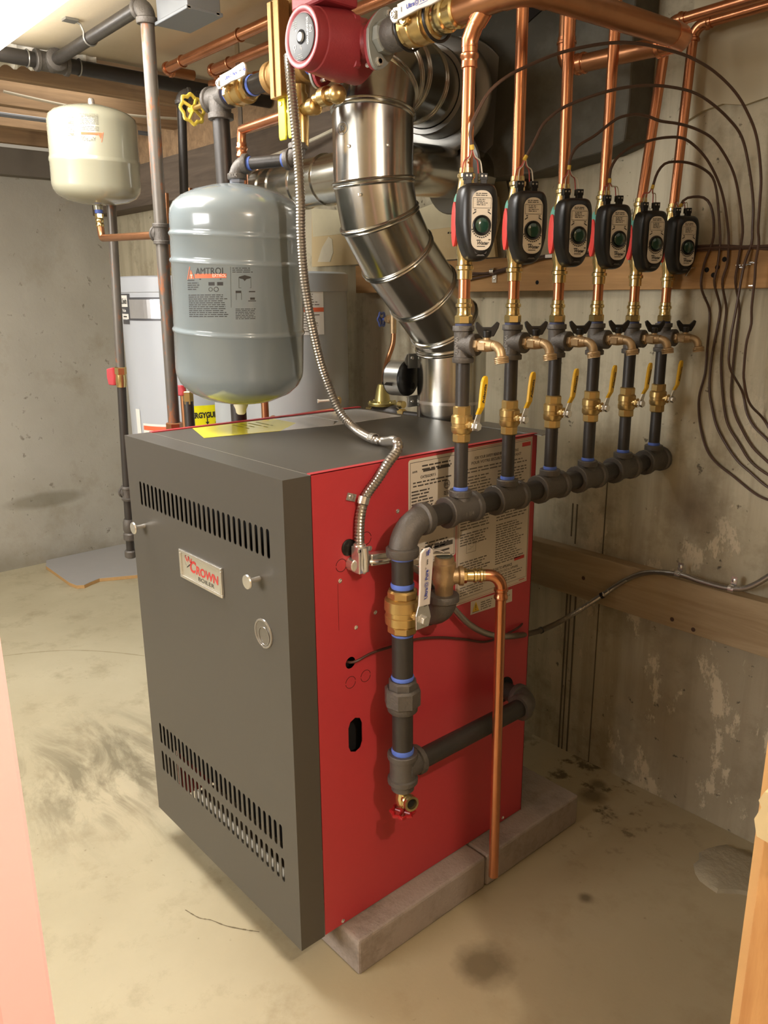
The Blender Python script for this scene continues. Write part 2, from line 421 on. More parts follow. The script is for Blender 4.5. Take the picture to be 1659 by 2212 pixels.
# pipe fittings --------------------------------------------------
def f_elbow(mb, c, a, b, r, R, band, bw, n=18):
    """cast elbow: enters from direction -a side (c - a*R) and leaves along b (c + b*R)"""
    c, a, b = V(c), V(a).normalized(), V(b).normalized()
    pts = [c - a*R] + arc2(c, a, b, R*0.86) + [c + b*R]
    mb.tube(pts, r, n)
    for p, d in ((c - a*R, a), (c + b*R, -b)):
        mb.lathe([(-.0008, band*.94), (bw*.15, band), (bw*.85, band), (bw, band*.9), (bw*1.02, r)], p, d, n)
def arc2(c, a, b, R, n=8):
    q = c - a*R + b*R
    return [q - b*R*math.cos(t) + a*R*math.sin(t) for t in [math.pi/2*i/n for i in range(n+1)]]
def f_tee(mb, c, run, br, r, h, hb, band, bw, bandb=None, n=18):
    c, run, br = V(c), V(run).normalized(), V(br).normalized()
    mb.lathe([(0, r*.9), (0, band*.95), (bw*.12, band), (bw*.85, band), (bw, r*1.03), (h, r), (2*h-bw, r*1.03), (2*h-bw*.85, band), (2*h-bw*.12, band), (2*h, band*.95), (2*h, r*.9)], c - run*h, run, n)
    bb = bandb or band; rb = r*bb/band
    mb.lathe([(0, rb*1.1), (r*.9, rb*1.05), (hb-bw, rb), (hb-bw*.9, bb), (hb-bw*.1, bb), (hb, bb*.94)], c, br, n)
def sealant(p, d, r, parent, L=0.006):
    d = V(d).normalized()
    return MB().lathe([(-L/2, r), (-L/2, r*1.04), (0, r*1.10), (L/2, r*1.05), (L/2, r)], p, d, 18).build('thread_sealant', BLUE, parent)
def flex(mb, pts, r, pitch=0.0042, n=10):
    q = resample(catmull(pts, 10), pitch/2)
    mb.tube(q, [r if i % 2 else r*0.86 for i in range(len(q))], n)

# ---------------------------------------------------------------- the room
rnd = random.Random(7)
struct(MB().box((-3.3, -3.2, -0.08), (2.7, 1.3, 0)).build('floor', 'cf'))
wb = struct(MB().box((-3.3, 1.139, 0), (2.7, 1.30, 2.3)).build('wall_back', 'cb'))
for x, z0, z1, w in ((-0.203, 0, 0.56, .005), (-0.190, 0, 0.62, .004), (-0.172, 0, 0.56, .005), (-0.09, 0, 0.9, .003), (-0.20, .70, .80, .004), (-0.185, .68, .80, .004)):
    MB().box((x, 1.1375, z0), (x+w, 1.142, z1)).build('form_seam', M('seam_shadow', '#5f5645', 0.95), wb)
# old wall surface above the concrete: pale parging with a ragged lower edge
edge = [(0.06, 1.775), (0.10, 1.792), (0.15, 1.80), (0.20, 1.789), (0.25, 1.797), (0.30, 1.80), (0.36, 1.79), (0.7, 1.80)]
MB().prism([(0.7, 2.12), (0.06, 2.12)] + edge, (0, 1.127, 0), X, Z, (0, 0.015, 0)).build('parging', PARGE, wb)
wl = struct(MB().box((-3.34, -3.2, 0), (-3.18, 1.3, 1.955)).build('wall_left', 'cl'))
MB().box((-3.185, -0.05, 0.0), (-3.172, 0.03, 1.95)).build('form_seam', M('left_seam', '#9d947d', 0.9), wl)
struct(MB().box((-3.3, -3.3, 0), (2.7, -3.2, 2.3)).build('wall_front', WALLP))
struct(MB().box((2.62, -3.2, 0), (2.7, 1.3, 2.3)).build('wall_right', WALLP))
# stud partition whose doorway the camera looks through
struct(MB().box((1.02, 0.085, 0), (2.62, 0.165, 2.11)).build('wall_partition', WALLP))
st = struct(MB().box((0.827, 0.078, 0), (1.035, 0.135, 2.11)).build('trim_1', 'wood_stud', bev=0.002))
MB().box((0.815, 0.086, 0), (0.8285, 0.13, 2.11)).build('edge_strip', M('stud_edge', '#d9ac72', 0.7), st)
MB().prism([(0, 0), (.045, -.004), (.09, .0), (.09, .064), (.045, .062), (.010, .061), (.002, .058), (-.003, .045), (.001, .038), (-.005, .02)], (0.824, 0.066, 0.796), X, Z, (0, 0.012, 0)).build('drywall_scrap', M('scrap_gypsum', '#cfba8d', 0.85), st)
MB().lathe([(0, .003), (.001, .006), (.003, .004)], (0.899, 0.078, 0.645), -Y, 10).build('nail_head', M('nail_dark', '#2a2420', .5, .6), st)
struct(MB().obox((0.635, -0.670, 1.06), ((1, .34, 0), (-.34, 1, 0), (0, 0, 1)), (0.035, 0.02, 1.06)).build('trim_2', PINK, bev=0.004))
# ceiling board, joists beyond its edge, floor boards above
ceil = struct(MB().box((-1.56, -3.2, 2.11), (2.62, 1.139, 2.126)).build('ceiling', BOARD))
MB().box((-1.10, 0.62, 2.106), (-0.55, 0.84, 2.111)).build('patch', M('board_patch', '#a8987c', .8), ceil)
dk = struct(MB().box((-3.3, -3.2, 2.29), (-1.5, 1.2, 2.31)).build('ceiling_deck', 'wood_dark'))
for i in range(11):
    y = -0.9 + i*0.19
    MB().box((-3.2, y, 2.268), (-1.56, y+0.183, 2.288)).build('deck_board', 'wood_joist', dk)
for x in (-1.90, -2.30, -2.70, -3.08):
    struct(MB().box((x-.02, -3.2, 2.09), (x+.02, 1.10, 2.268)).build('joist', 'wood_joist', bev=0.002))
struct(MB().box((-3.25, -3.2, 1.955), (-3.10, 1.2, 2.075)).build('sill_beam_left', M('sill_paint', '#6a6358', .8)))
struct(MB().box((-3.2, 1.02, 1.80), (-0.70, 1.138, 1.98)).build('sill_beam_back', 'wood_dark', bev=.003))
struct(MB().box((-3.2, 1.06, 1.98), (-0.70, 1.138, 2.268)).build('rim_joist', 'wood_joist'))
# wooden strips fixed to the back wall
led = tag(MB().box((-1.13, 1.098, 1.397), (1.3, 1.139, 1.490)).build('wall_ledger', 'wood_ledger', bev=0.002), 'orange-brown wooden ledger board screwed high along the back wall', 'board')
for x, z, w in [(0.242, 0.937, 1.448), (0.251, 0.979, 1.443), (0.257, 1.008, 1.448), (0.265, 1.04, 1.449), (0.27, 1.063, 1.453), (0.278, 1.098, 1.452), (0.276, 1.091, 1.403)]:
    MB().box((x-.0055, 1.09, w-.0012), (x+.0055, 1.099, w+.0012)).build('staple', CHROME, led)
for (a, b) in (((0.118, 1.427), (0.130, 1.446)),):
    MB().tube([(a[0]-.004, 1.098, a[1]+.004), (a[0], 1.090, a[1]), (b[0], 1.090, b[1]), (b[0]+.006, 1.098, b[1]-.001)], .0016, 6).build('bent_staple', CHROME, led)
for x, z in ((0.205, 1.462), (0.19, 1.445), (0.182, 1.428), (-0.33, 1.42), (0.165, 1.44)):
    MB().lathe([(0, .004), (.0005, .006), (.001, .003)], (x, 1.098, z), -Y, 8).build('knot_hole', DARK, led)
plk = tag(MB().box((-0.60, 1.099, 0.536), (1.3, 1.139, 0.672)).build('wall_plank', 'wood_plank', bev=0.002), 'weathered wide plank fixed low along the back wall behind the steel cable', 'board')
for x, z in ((0.16, 0.56), (-0.12, 0.60), (0.22, 0.55)): MB().lathe([(0, .004), (.001, .006), (.002, .003)], (x, 1.099, z), -Y, 8).build('nail_head', M('rust', '#4a3324', .8), plk)
# chimney block on the back wall, with its dark opening above
pr = [(-0.95, 2.11), (-0.95, 1.735), (-0.80, 1.725), (-0.62, 1.712), (-0.45, 1.700), (-0.32, 1.695), (-0.20, 1.712), (-0.10, 1.722), (-0.04, 1.738), (-0.034, 1.82), (-0.036, 2.11)]
ch = MB().prism(pr, (0, 1.035, 0), X, Z, (0, 0.104, 0)).build('chimney_breast', CHIM, bev=0.006); tag(ch, 'rough dark grey parged chimney block high on the back wall behind the copper pipes', 'chimney')
MB().prism([(-.36, 2.109), (-.38, 2.04), (-.27, 2.085), (-.12, 2.05), (-.05, 2.109)], (0, 1.030, 0), X, Z, (0, 0.02, 0)).build('opening_shade', M('opening_shade', '#2b2722', .95), ch)  # dark slab painted as the shade of the ceiling opening
# crumbling post edge and cream board on the wall
cb = thing('wall_board', 'cream scrap of wall board with pencil writing above the ledger behind the flue', 'board', (-0.95, 1.12, 1.49))
MB().prism([(-1.40, 1.494), (-0.495, 1.494), (-0.505, 1.55), (-0.49, 1.60), (-.498, 1.66), (-.545, 1.70), (-0.62, 1.685), (-0.86, 1.645), (-.90, 1.64), (-1.39, 1.70)], (0, 1.108, 0), X, Z, (0, 0.012, 0)).build('board_face', DRYW, cb)
MB().prism([(-1.385, 1.60), (-.92, 1.60), (-.90, 1.64), (-1.39, 1.70)], (0, 1.1065, 0), X, Z, (0, 0.002, 0)).build('pale_strip', M('pale_board', '#c8bf9f', .8), cb)
MB().prism([(-0.87, 1.585), (-.50, 1.592), (-.49, 1.60), (-.498, 1.66), (-.545, 1.70), (-0.62, 1.685), (-.86, 1.645)], (0, 1.1065, 0), X, Z, (0, 0.002, 0)).build('pale_strip', MATS['pale_board'], cb)
MB().prism([(-1.36, 1.51), (-1.33, 1.56), (-1.29, 1.595), (-1.27, 1.585), (-1.265, 1.54), (-1.285, 1.508)], (0, 1.1055, 0), X, Z, (0, 0.003, 0)).build('paper_tear', M('torn_paper', '#cfc7ae', .8), cb)
mb = MB(); mp = onto((-0.655, 1.1055, 1.585), X, Z)
text(mb, '.2M', .050, mp, 0, .25); text(mb, 'F', .034, onto((-0.636, 1.1055, 1.553), X, Z)); text(mb, 'L', .034, onto((-0.628, 1.1055, 1.523), X, Z)); text(mb, 'I', .02, onto((-.624, 1.1055, 1.502), X, Z))
mb.build('handwriting', INK, cb)
pf = tag(MB().prism([(-0.465, 1.49), (-0.40, 1.492), (-.405, 1.56), (-.385, 1.60), (-.40, 1.65), (-.395, 1.70), (-.47, 1.705), (-.45, 1.64), (-.468, 1.58), (-.455, 1.53)], (0, 1.115, 0), X, Z, (0, .03, 0)).build('broken_post', M('dark_post', '#4a4136', .95, 0, .3, 12, .5, 40)), 'dark splintered strip standing on the ledger beside the cream board', 'post')
# floor details
flr = bpy.data.objects['floor']
for pts_, w_ in (([(-0.357, -0.082, 0), (-0.313, -0.07, 0), (-0.289, -0.053, 0), (-0.252, -0.037, 0), (-0.216, -0.013, 0), (-0.184, 0.011, 0)], .0016), ([(-2.103, 0.02, 0), (-2.043, 0.145, 0), (-1.959, 0.264, 0), (-1.84, 0.369, 0), (-1.716, 0.454, 0)], .004)):
    q_ = catmull([V(p) for p in pts_], 5); m = MB()
    for a_, b2 in zip(q_, q_[1:]):
        n_ = (b2-a_).cross(Z).normalized()*w_*rnd.uniform(.5, 1.2); m.add([a_-n_+Z*.0006, b2-n_+Z*.0006, b2+n_+Z*.0006, a_+n_+Z*.0006], [(0,1,2,3)])
    m.build('floor_crack' if w_ < .002 else 'trowel_line', M('crack_dark', '#6f644d', .9) if w_ < .002 else M('trowel_mark', '#a19678', .8), flr)
R2 = random.Random(3); pts = []
for i in range(22):
    a = 2*math.pi*i/22; pts.append((0.432 + (0.082 + R2.uniform(-.010, .012))*math.cos(a), 1.0 + (0.095 + R2.uniform(-.012, .012))*math.sin(a)))
mb = MB(); mb.rings([[V(x, y, 0) for x, y in pts], [V(.432+(x-.432)*.93, 1+(y-1)*.93, .008) for x, y in pts], [V(.432+(x-.432)*.6, 1+(y-1)*.6, .013+R2.uniform(-.002, .002)) for x, y in pts], [V(.432+(x-.432)*.15, 1+(y-1)*.15, .014) for x, y in pts]])
tag(mb.build('mortar_patch', MORTAR), 'rough lump of grey mortar on the floor against the back wall, right side', 'mortar')
gb = thing('scrap_panel', 'grey laminate panel offcut with a curved edge lying in the floor corner', 'panel', (-2.8, 0.75, 0))
out = [(-3.16, 0.57, 0.02)[:2], (-3.067, 0.535, 0.02)[:2], (-2.725, 0.532, 0.02)[:2], (-2.661, 0.543, 0.02)[:2], (-2.641, 0.574, 0.02)[:2], (-2.664, 0.618, 0.02)[:2], (-2.683, 0.668, 0.02)[:2], (-2.6, 0.841, 0.02)[:2], (-2.35, 0.98), (-2.45, 1.12), (-3.0, 1.12), (-3.16, 1.0)]
MB().prism(out, (0, 0, .001), X, Y, (0, 0, .017)).build('core', M('particle_board', '#b9935f', .8, 0, .2, 60), gb)
MB().prism(out, (0, 0, .018), X, Y, (0, 0, .0015)).build('laminate', GBOARD, gb)

# ---------------------------------------------------------------- ceiling light, pipes at the ceiling
fl = thing('fluorescent_light', 'glowing white fluorescent ceiling light at the upper left edge', 'lamp', (-1.04, -.2, 2.11))
MB().box((-1.49, -0.47, 2.08), (-0.59, 0.05, 2.109)).build('housing', M('lamp_white', '#e6e0d4', .5), fl, bev=.003)
MB().box((-1.495, -0.48, 2.03), (-0.58, 0.060, 2.0795)).build('diffuser', FLUOM, fl, bev=.012)
gp = thing('ceiling_gas_pipe', 'black iron pipe run under the ceiling edge with a branch and strap, upper left', 'pipe', (-1.55, 0.2, 2.075))
MB().cyl((-1.53, -0.9, 2.072), (-1.555, 1.05, 2.075), .0215, 18).build('main_pipe', IRON, gp)
f = MB(); f_tee(f, (-1.54, .262, 2.073), Y, X, .027, .05, .048, .031, .014); f.build('tee', FIT, gp)
MB().cyl((-1.50, .262, 2.073), (-0.93, .256, 2.073), .0165, 18).build('branch_pipe', IRON, gp)
for y in (.19, .345):
    MB().ring((-1.54, y, 2.073), Y, .0235, .0022, 20, 6).build('hanger_band', GALVD, gp)
b = MB(); b.tube([(-1.235, .22, 2.108), (-1.235, .235, 2.102), (-1.235, .242, 2.085)] + [(-1.235, .259 - .0185*math.cos(a), 2.073 - .0185*math.sin(a)) for a in [math.pi*i/8 for i in range(9)]], .0028, 6); b.box((-1.25, .19, 2.104), (-1.22, .225, 2.110)); b.build('pipe_strap', GALVD, gp)
wp = thing('rusty_drop_pipe', 'tall rust-streaked iron pipe dropping behind the boiler beside the cream tank', 'pipe', (-0.97, .29, 1.04))
a, b_ = V(-0.897, .262, 2.073), V(-0.974, .29, 1.03)
f = MB(); f_elbow(f, a, X, (b_-a), .0215, .04, .0265, .014); f.build('elbow', FIT, wp)
MB().cyl(a + (b_-a)*.035, b_, .0168, 18).build('pipe', 'old_pipe', wp)
MB().hexa(b_ + V(0, 0, .012), b_ + V(-.002, 0, -.05), .023).build('coupling', COPPERD, wp)
MB().cyl(b_ + V(0, 0, -.05), (-0.99, .30, .0), .0165, 14).build('lower_pipe', 'old_pipe', wp)
f = MB(); f_tee(f, a.lerp(b_, .502), (b_-a), V(-1, .02, .03), .019, .026, .03, .022, .01); f.build('tee', FIT, wp)
eb = thing('junction_box', 'grey metal electrical box under the ceiling beside the black pipe', 'box', (-.78, .3, 2.11))
MB().box((-.866, .272, 2.03), (-.715, .36, 2.109)).build('box', BOXG, eb, bev=.003)
MB().box((-.872, .268, 2.024), (-.711, .364, 2.032)).build('cover', BOXG, eb, bev=.002)
MB().lathe([(0, .012), (.002, .012)], (-.716, .31, 2.075), X, 16).build('knockout', M('box_dark', '#54585c', .6), eb)
for y in (.275, .35): MB().lathe([(0, .004), (.002, .004)], (-.713, y, 2.028), X, 8).build('screw', CHROME, eb)
def ceiling_copper(y, z, x0, x1, label):
    t = thing('ceiling_copper_pipe', label, 'pipe', (x0, y, z), 'copper pipes strapped under the ceiling')
    MB().cyl((x0, y, z), (x1, y, z), .0145, 16).build('pipe', COPPER, t)
    f = MB(); f_elbow(f, (x0-.02, y, z), -X, Y, .0155, .03, .018, .012); f.build('elbow', COPPER, t)
    MB().cyl((x0-.02, y+.028, z), (x0-.02, y+.10, z), .0145, 16).build('stub_pipe', COPPERD, t)
    for x in (x0+.10, x0+.42): MB().ring((x, y, z), X, .0158, .002, 16, 6).build('strap', COPPERD, t)
    return t
ceiling_copper(.533, 2.06, -1.33, .7, 'longer copper pipe under the ceiling, leftmost of the pair above the pump')
ceiling_copper(.608, 2.04, -1.19, .7, 'shorter copper pipe under the ceiling, right of its longer twin')
cr = thing('copper_cross_pipe', 'copper pipe with elbows running back under the ceiling, right of the rusty pipe', 'pipe', (-1.3, .72, 2.05))
MB().cyl((-1.36, .70, 2.045), (-.95, .80, 2.03), .0145, 14).build('pipe', COPPERD, cr)
for t in (.1, .5, .9): MB().lathe([(-.018, .0175), (.018, .0175)], V(-1.36, .70, 2.045).lerp(V(-.95, .80, 2.03), t), (.41, .1, -.015), 14).build('coupling', COPPER, cr)
fd = MB(); ax = [V(-1.735 + .0016*i, -0.35 + .008*i, 2.100 + .0003*i) for i in range(96)]
fd.tube(ax, [.060 if (i % 6) in (0, 1) else (.053 if (i % 6) in (2, 5) else .049) for i in range(96)], 20)
tag(fd.build('flex_duct', FLEXW), 'white corrugated flexible duct between the joists at the upper left', 'duct')
for i, (x, y0, y1, z, sg) in enumerate(((-2.42, -.6, 1.0, 2.082, .0), (-2.12, .3, 1.03, 2.10, .02))):
    tag(MB().tube([(x, y0 + (y1-y0)*k/12, z - sg*math.sin(math.pi*k/12)) for k in range(13)], .009 if i == 0 else .005, 8).build('conduit' if i == 0 else 'joist_cable', BOXG if i == 0 else ROMEX),
        ('thin grey conduit clipped under the joists, left of the cream tank', 'pale cable sagging below the joists behind the cream tank')[i], ('conduit', 'cable')[i])
for i, (p, q, lb) in enumerate((((-1.45, .95, 1.86), (-.85, 1.0, 1.955), 'upper pale cable along the back sill beside the flue'), ((-1.6, 1.0, 1.80), (-.95, 1.0, 1.845), 'lower pale cable along the back sill above the grey tank'))):
    p, q = V(p), V(q)
    tag(MB().tube([p.lerp(q, k/10) - Z*.012*math.sin(math.pi*k/10) for k in range(11)], .006, 8).build('sill_cable', ROMEX), lb, 'cable')

# ---------------------------------------------------------------- the boiler
BW, BD, B0, B1 = 0.645, 0.702, 0.087, 1.079
bo = thing('boiler', 'charcoal and red cast iron boiler cabinet standing on cinder blocks', 'boiler', (-0.3225, 0.35, B0))
def slot(cx, cz, h=.0575, w=.0105):
    r = w/2
    return [(cx + r*math.cos(math.radians(a)), cz + (h/2-r) + r*math.sin(math.radians(a))) for a in range(0, 181, 45)] + [(cx + r*math.cos(math.radians(a)), cz - (h/2-r) + r*math.sin(math.radians(a))) for a in range(180, 361, 45)]
xs = [-0.582 + (0.527/27)*i for i in range(28)]
holes = [slot(x, .9515) for x in xs] + [slot(-.592 + (.534/27)*i, .3285) for i in range(28)] + [slot(-.592 + (.536/27)*i, .250) for i in range(28)]
mb = MB(); plate(mb, [(-BW, B0), (0, B0), (0, B1), (-BW, B1)], holes, .0016, lambda x, y, z: V(x, .0008 + z, y))
mb.box((-.0016, .0016, B0), (0, .060, B1-.0016)); mb.box((-BW, .0016, B0), (-BW+.0016, .060, B1-.0016))
mb.box((-BW, .0016, B1-.0016), (0, .060, B1)); mb.box((-BW+.0016, .0016, B0), (-.0016, .02, B0+.0016))
fc = mb.build('front_cover', GREYP, bo)
# inside: near-black sheets standing in for the cabinet's inner shade, pale burner tray behind the lowest slots
mb = MB(); mb.box((-BW+.01, .115, .29), (-.01, .12, B1-.01)); mb.box((-BW+.01, .02, .288), (-.01, .12, .292)); mb.box((-BW+.004, .004, .30), (-BW+.006, .12, 1.07)); mb.box((-.006, .004, .30), (-.004, .12, 1.07))
mb.build('inner_shade_sheets', DARK, bo)
MB().box((-.50, .03, .150), (-.02, .36, .156)).build('burner_tray', M('tray_metal', '#d8d3c6', .35, .3), bo)
MB().box((-.45, .010, .150), (-.02, .013, .2375)).build('tray_lip', MATS['tray_metal'], bo)
MB().box((-BW+.006, .365, B0), (-.008, .37, .29)).build('rear_shade_sheet', DARK, bo)  # near-black sheet, painted as shade deep behind the slots
# right and left red panels with rolled top hems, charcoal top
hz = [circ(.0125, 20, (.143, .688)), slot(.152, .525, .078, .036)]
mb = MB(); plate(mb, [(.0615, B0+.002), (BD, B0+.002), (BD, B1+.001), (.0615, B1+.001)], hz, .0016, lambda x, y, z: V(-.0008 + z, x, y))
mb.box((-.0125, .0615, B1-.0005), (0, BD, B1+.0018)); mb.box((-.014, BD-.0016, B0), (0, BD, B1))
rp = mb.build('side_panel', REDP, bo, label='red right side panel of the boiler')
mb = MB(); mb.box((-BW, .0615, B0+.002), (-BW+.0016, BD, B1+.001)); mb.box((-BW, .0615, B1-.0005), (-BW+.0125, BD, B1+.0018)); mb.build('side_panel', REDP, bo, label='red left side panel, only its rim in view')
MB().box((-BW+.0125, .0615, B1-.003), (-.0125, BD-.012, B1-.0006)).build('top_panel', GREYP, bo)
MB().box((-BW+.001, .0600, B1-.002), (-.001, .0614, B1+.0004)).build('cover_seam_highlight', M('seam_highlight', '#8d887d', .35, .3), bo)  # lighter strip paints the highlight along the bent edge at the seam
MB().box((-BW+.002, BD-.003, B0), (-.002, BD-.001, B1-.002)).build('back_panel', GREYP, bo)
MB().box((-.20, BD-.012, B1-.0004), (.022, BD+.05, B1+.0008)).build('rear_flange', GALVD, bo)
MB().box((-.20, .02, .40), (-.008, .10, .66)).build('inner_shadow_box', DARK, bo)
mb = MB(); mb.box((-.07, .11, .47), (-.03, .20, .73)); mb.build('inner_shade_block', DARK, bo)  # near-black block so the side openings look shaded inside
MB().box((-.60, BD+.002, .55), (-.20, BD+.19, .94)).build('draft_hood', GALVD, bo, bev=.01)
# thumb knobs
for x, z in ((-.579, .874), (-.090, .875)):
    MB().lathe([(0, .0055), (.016, .005), (.022, .0062), (.024, .0135), (.0265, .0145), (.029, .0135), (.0295, .006)], (x, 0, z), -Y, 20).build('knob', CHROME, bo, label='round silver thumb knob')
# sight port
sp = MB().ring((-.084, -.001, .766), Y, .0275, .0026, 32, 8).build('sight_port', GLASS, bo, label='round clear sight port')
MB().lathe([(0, .0265), (.0015, .0265)], (-.084, .0, .766), -Y, 28).build('pane', M('mica', '#655f55', .2, 0, .05, coat=.3), sp)
MB().ring((-.081, -.0022, .762), Y, .018, .0009, 28, 6).build('inner_ring', GLASS, sp)
# name plate
bd = MB(); x0, x1, z0, z1 = -.404, -.226, .797, .861
for lo, hi in (((x0, -.006, z0), (x1, 0, z0+.0065)), ((x0, -.006, z1-.0065), (x1, 0, z1)), ((x0, -.006, z0+.0065), (x0+.007, 0, z1-.0065)), ((x1-.007, -.006, z0+.0065), (x1, 0, z1-.0065))): bd.box(lo, hi)
bd = bd.build('name_plate', CHROME, bo, bev=.001, label='chrome framed name plate with red and black lettering')
MB().box((x0+.006, -.002, z0+.006), (x1-.006, -.0003, z1-.006)).build('plate_face', SILV, bd)
mb = MB(); mp = onto((-.300, -.0024, .830), X, Z)
text(mb, 'C', .036, onto((-.353, -.0024, .831), X, Z), .035, .25)
text(mb, 'ROWN', .026, onto((-.291, -.0024, .828), X, Z), .035, .12, width=.094)
for a, b in (((-.012, .014), (-.020, .030)), ((-.005, .017), (-.006, .034)), ((.003, .014), (.008, .028))):
    mb.add([mp(-.062+a[0]-.004, a[1]-.004), mp(-.062+a[0]+.004, a[1]-.006), mp(-.062+b[0]+.001, b[1]-.008), mp(-.062+b[0]-.001, b[1]-.008)], [(0,1,2,3)])
mb.build('red_lettering', INKR, bd)
mb = MB(); text(mb, 'BOILER', .0125, onto((-.296, -.0024, .811), X, Z), .0, 0, width=.066)
pp = [(-.372 + .0135*math.cos(math.radians(a)), .840 + .0125*math.sin(math.radians(a))) for a in range(20, 260, 12)]
for p, q in zip(pp, pp[1:]): mb.add([(p[0], -.0024, p[1]), (q[0], -.0024, q[1]), (q[0], -.0024, q[1]+.0009), (p[0], -.0024, p[1]+.0009)], [(0,1,2,3)])
mb.add([(-.376, -.0026, .824), (-.360, -.0026, .834), (-.3605, -.0026, .8365), (-.377, -.0026, .826)], [(0,1,2,3)])
mb.build('dark_lettering', INK, bd)
# rating label, left
def sheet(name, outl, mat, **k): return MB().prism(outl, (.0002, 0, 0), Y, Z, (.0006, 0, 0)).build(name, mat, bo, **k)
yz = lambda y, z: V(.0012, y, z)
L1 = sheet('rating_label', [(.300+x*1, .960+z) for x, z in [(p[0]+.067, p[1]) for p in rrect(.138, .226, .006)]], LABEL, label='rating label with rows of small print, left one on the red side')
mb = MB(); bars(mb, frame2d(.302, .851, .130, .216, .0009), yz)
text(mb, 'CATEGORY I', .0075, onto((.0012, .352, 1.034), Y, Z), .03); text(mb, 'AWR', .006, onto((.0012, .315, 1.047), Y, Z), .03)
words(mb, .335, 1.060, .085, .014, 2, yz, 3, .45); bars(mb, [(.338, 1.044, .034, .0042), (.378, 1.044, .038, .0042)], yz)
words(mb, .310, 1.028, .115, .014, 2, yz, 4, .4); words(mb, .306, 1.010, .062, .040, 6, yz, 5, .45, .3); words(mb, .306, .966, .115, .034, 5, yz, 6, .42, .3)
words(mb, .345, .895, .07, .02, 3, yz, 7, .4)
bars(mb, [(.335, .874, .030, .010), (.372, .874, .055, .010), (.372, .864, .045, .004), (.330, .862, .03, .004), (.330, .854, .025, .004)], yz)
for r in (.0095, .0075): 
    pp = [(.407+r*math.cos(2*math.pi*i/24), 1.008+r*math.sin(2*math.pi*i/24)) for i in range(25)]
    for p, q in zip(pp, pp[1:]): mb.add([yz(*p), yz(*q), yz(q[0]+(.407-q[0])*.12, q[1]+(1.008-q[1])*.12), yz(p[0]+(.407-p[0])*.12, p[1]+(1.008-p[1])*.12)], [(0,1,2,3)])
text(mb, 'ETL', .0075, onto((.0012, .407, 1.008), Y, Z), .05); words(mb, .398, .995, .020, .010, 3, yz, 9, .5, .1)
mb.build('print', M('ink_brown', '#4a433b', .6), L1)
# lighting instructions label, right
L2 = sheet('instruction_label', [(.4385, .727), (.6845, .727), (.6845, 1.075), (.4385, 1.075)], LABEL, label='tall lighting instruction label in black and red print, right one on the red side')
mb = MB(); bars(mb, frame2d(.443, .739, .238, .330, .0009), yz)
text(mb, 'FOR YOUR SAFETY READ BEFORE OPERATING', .0085, onto((.0012, .563, 1.051), Y, Z), .03, 0, width=.145)
text(mb, 'POUR VOTRE SECURITE LISEZ AVANT', .0085, onto((.0012, .563, 1.041), Y, Z), .03, 0, width=.165)
words(mb, .455, 1.033, .215, .014, 2, yz, 11, .4)
words(mb, .450, 1.015, .100, .120, 18, yz, 12, .42, .25); words(mb, .567, 1.015, .105, .120, 18, yz, 13, .42, .25)
words(mb, .450, .890, .092, .030, 5, yz, 14, .45, .2); words(mb, .567, .890, .100, .098, 17, yz, 15, .42, .3)
words(mb, .450, .826, .100, .036, 6, yz, 16, .45, .3)
text(mb, 'TO TURN OFF GAS TO APPLIANCE', .009, onto((.0012, .575, .782), Y, Z), .03, 0, width=.105)
text(mb, "FERMETURE DE L'ADMISSION DU GAZ A L'APPAREIL", .008, onto((.0012, .575, .773), Y, Z), .02, 0, width=.15)
words(mb, .452, .768, .10, .024, 4, yz, 17, .36, .3); words(mb, .570, .768, .10, .024, 4, yz, 18, .36, .3)
mb.build('print', INKG, L2)
mb = MB(); bars(mb, frame2d(.4405, .7300, .2425, .3425, .0007) + [(.444, 1.046, .012, .008), (.648, 1.056, .030, .009), (.635, .788, .036, .008), (.655, .734, .02, .002)], yz); mb.build('red_print', INKR, L2)
mb = MB(); bars(mb, [(.470, .842, .001, .030), (.470, .842, .03, .001), (.50, .842, .001, .03), (.470, .872, .03, .001), (.476, .85, .01, .0008), (.49, .86, .02, .0008), (.51, .882, .018, .0008), (.512, .868, .016, .0008)], yz)
pp = [(.488+.007*math.cos(2*math.pi*i/18), .860+.007*math.sin(2*math.pi*i/18)) for i in range(19)]
for p, q in zip(pp, pp[1:]): mb.add([yz(*p), yz(*q), yz(q[0], q[1]+.0008), yz(p[0], p[1]+.0008)], [(0,1,2,3)])
mb.build('diagram', INKL, L2)
L3 = sheet('warning_label', [(.489, .693), (.633, .688), (.632, .719), (.489, .725)], LABEL, label='small white warning label with yellow triangle')
mb = MB(); words(mb, .522, .717, .04, .022, 4, yz, 21, .45); words(mb, .575, .714, .05, .02, 4, yz, 22, .45); mb.build('print', INKG, L3)
MB().add([yz(.494, .698), yz(.517, .697), yz(.5055, .721)], [(0, 1, 2)]).build('triangle', M('warn_yellow', '#d7b02c', .5), L3)
mb = MB(); mp = lambda y, z: V(.0015, y, z); bars(mb, [(.5045, .705, .002, .009), (.5045, .7005, .002, .0025)], mp); bars(mb, [(.494, .6965, .023, .001)], mp); mb.build('triangle_mark', INK, L3)
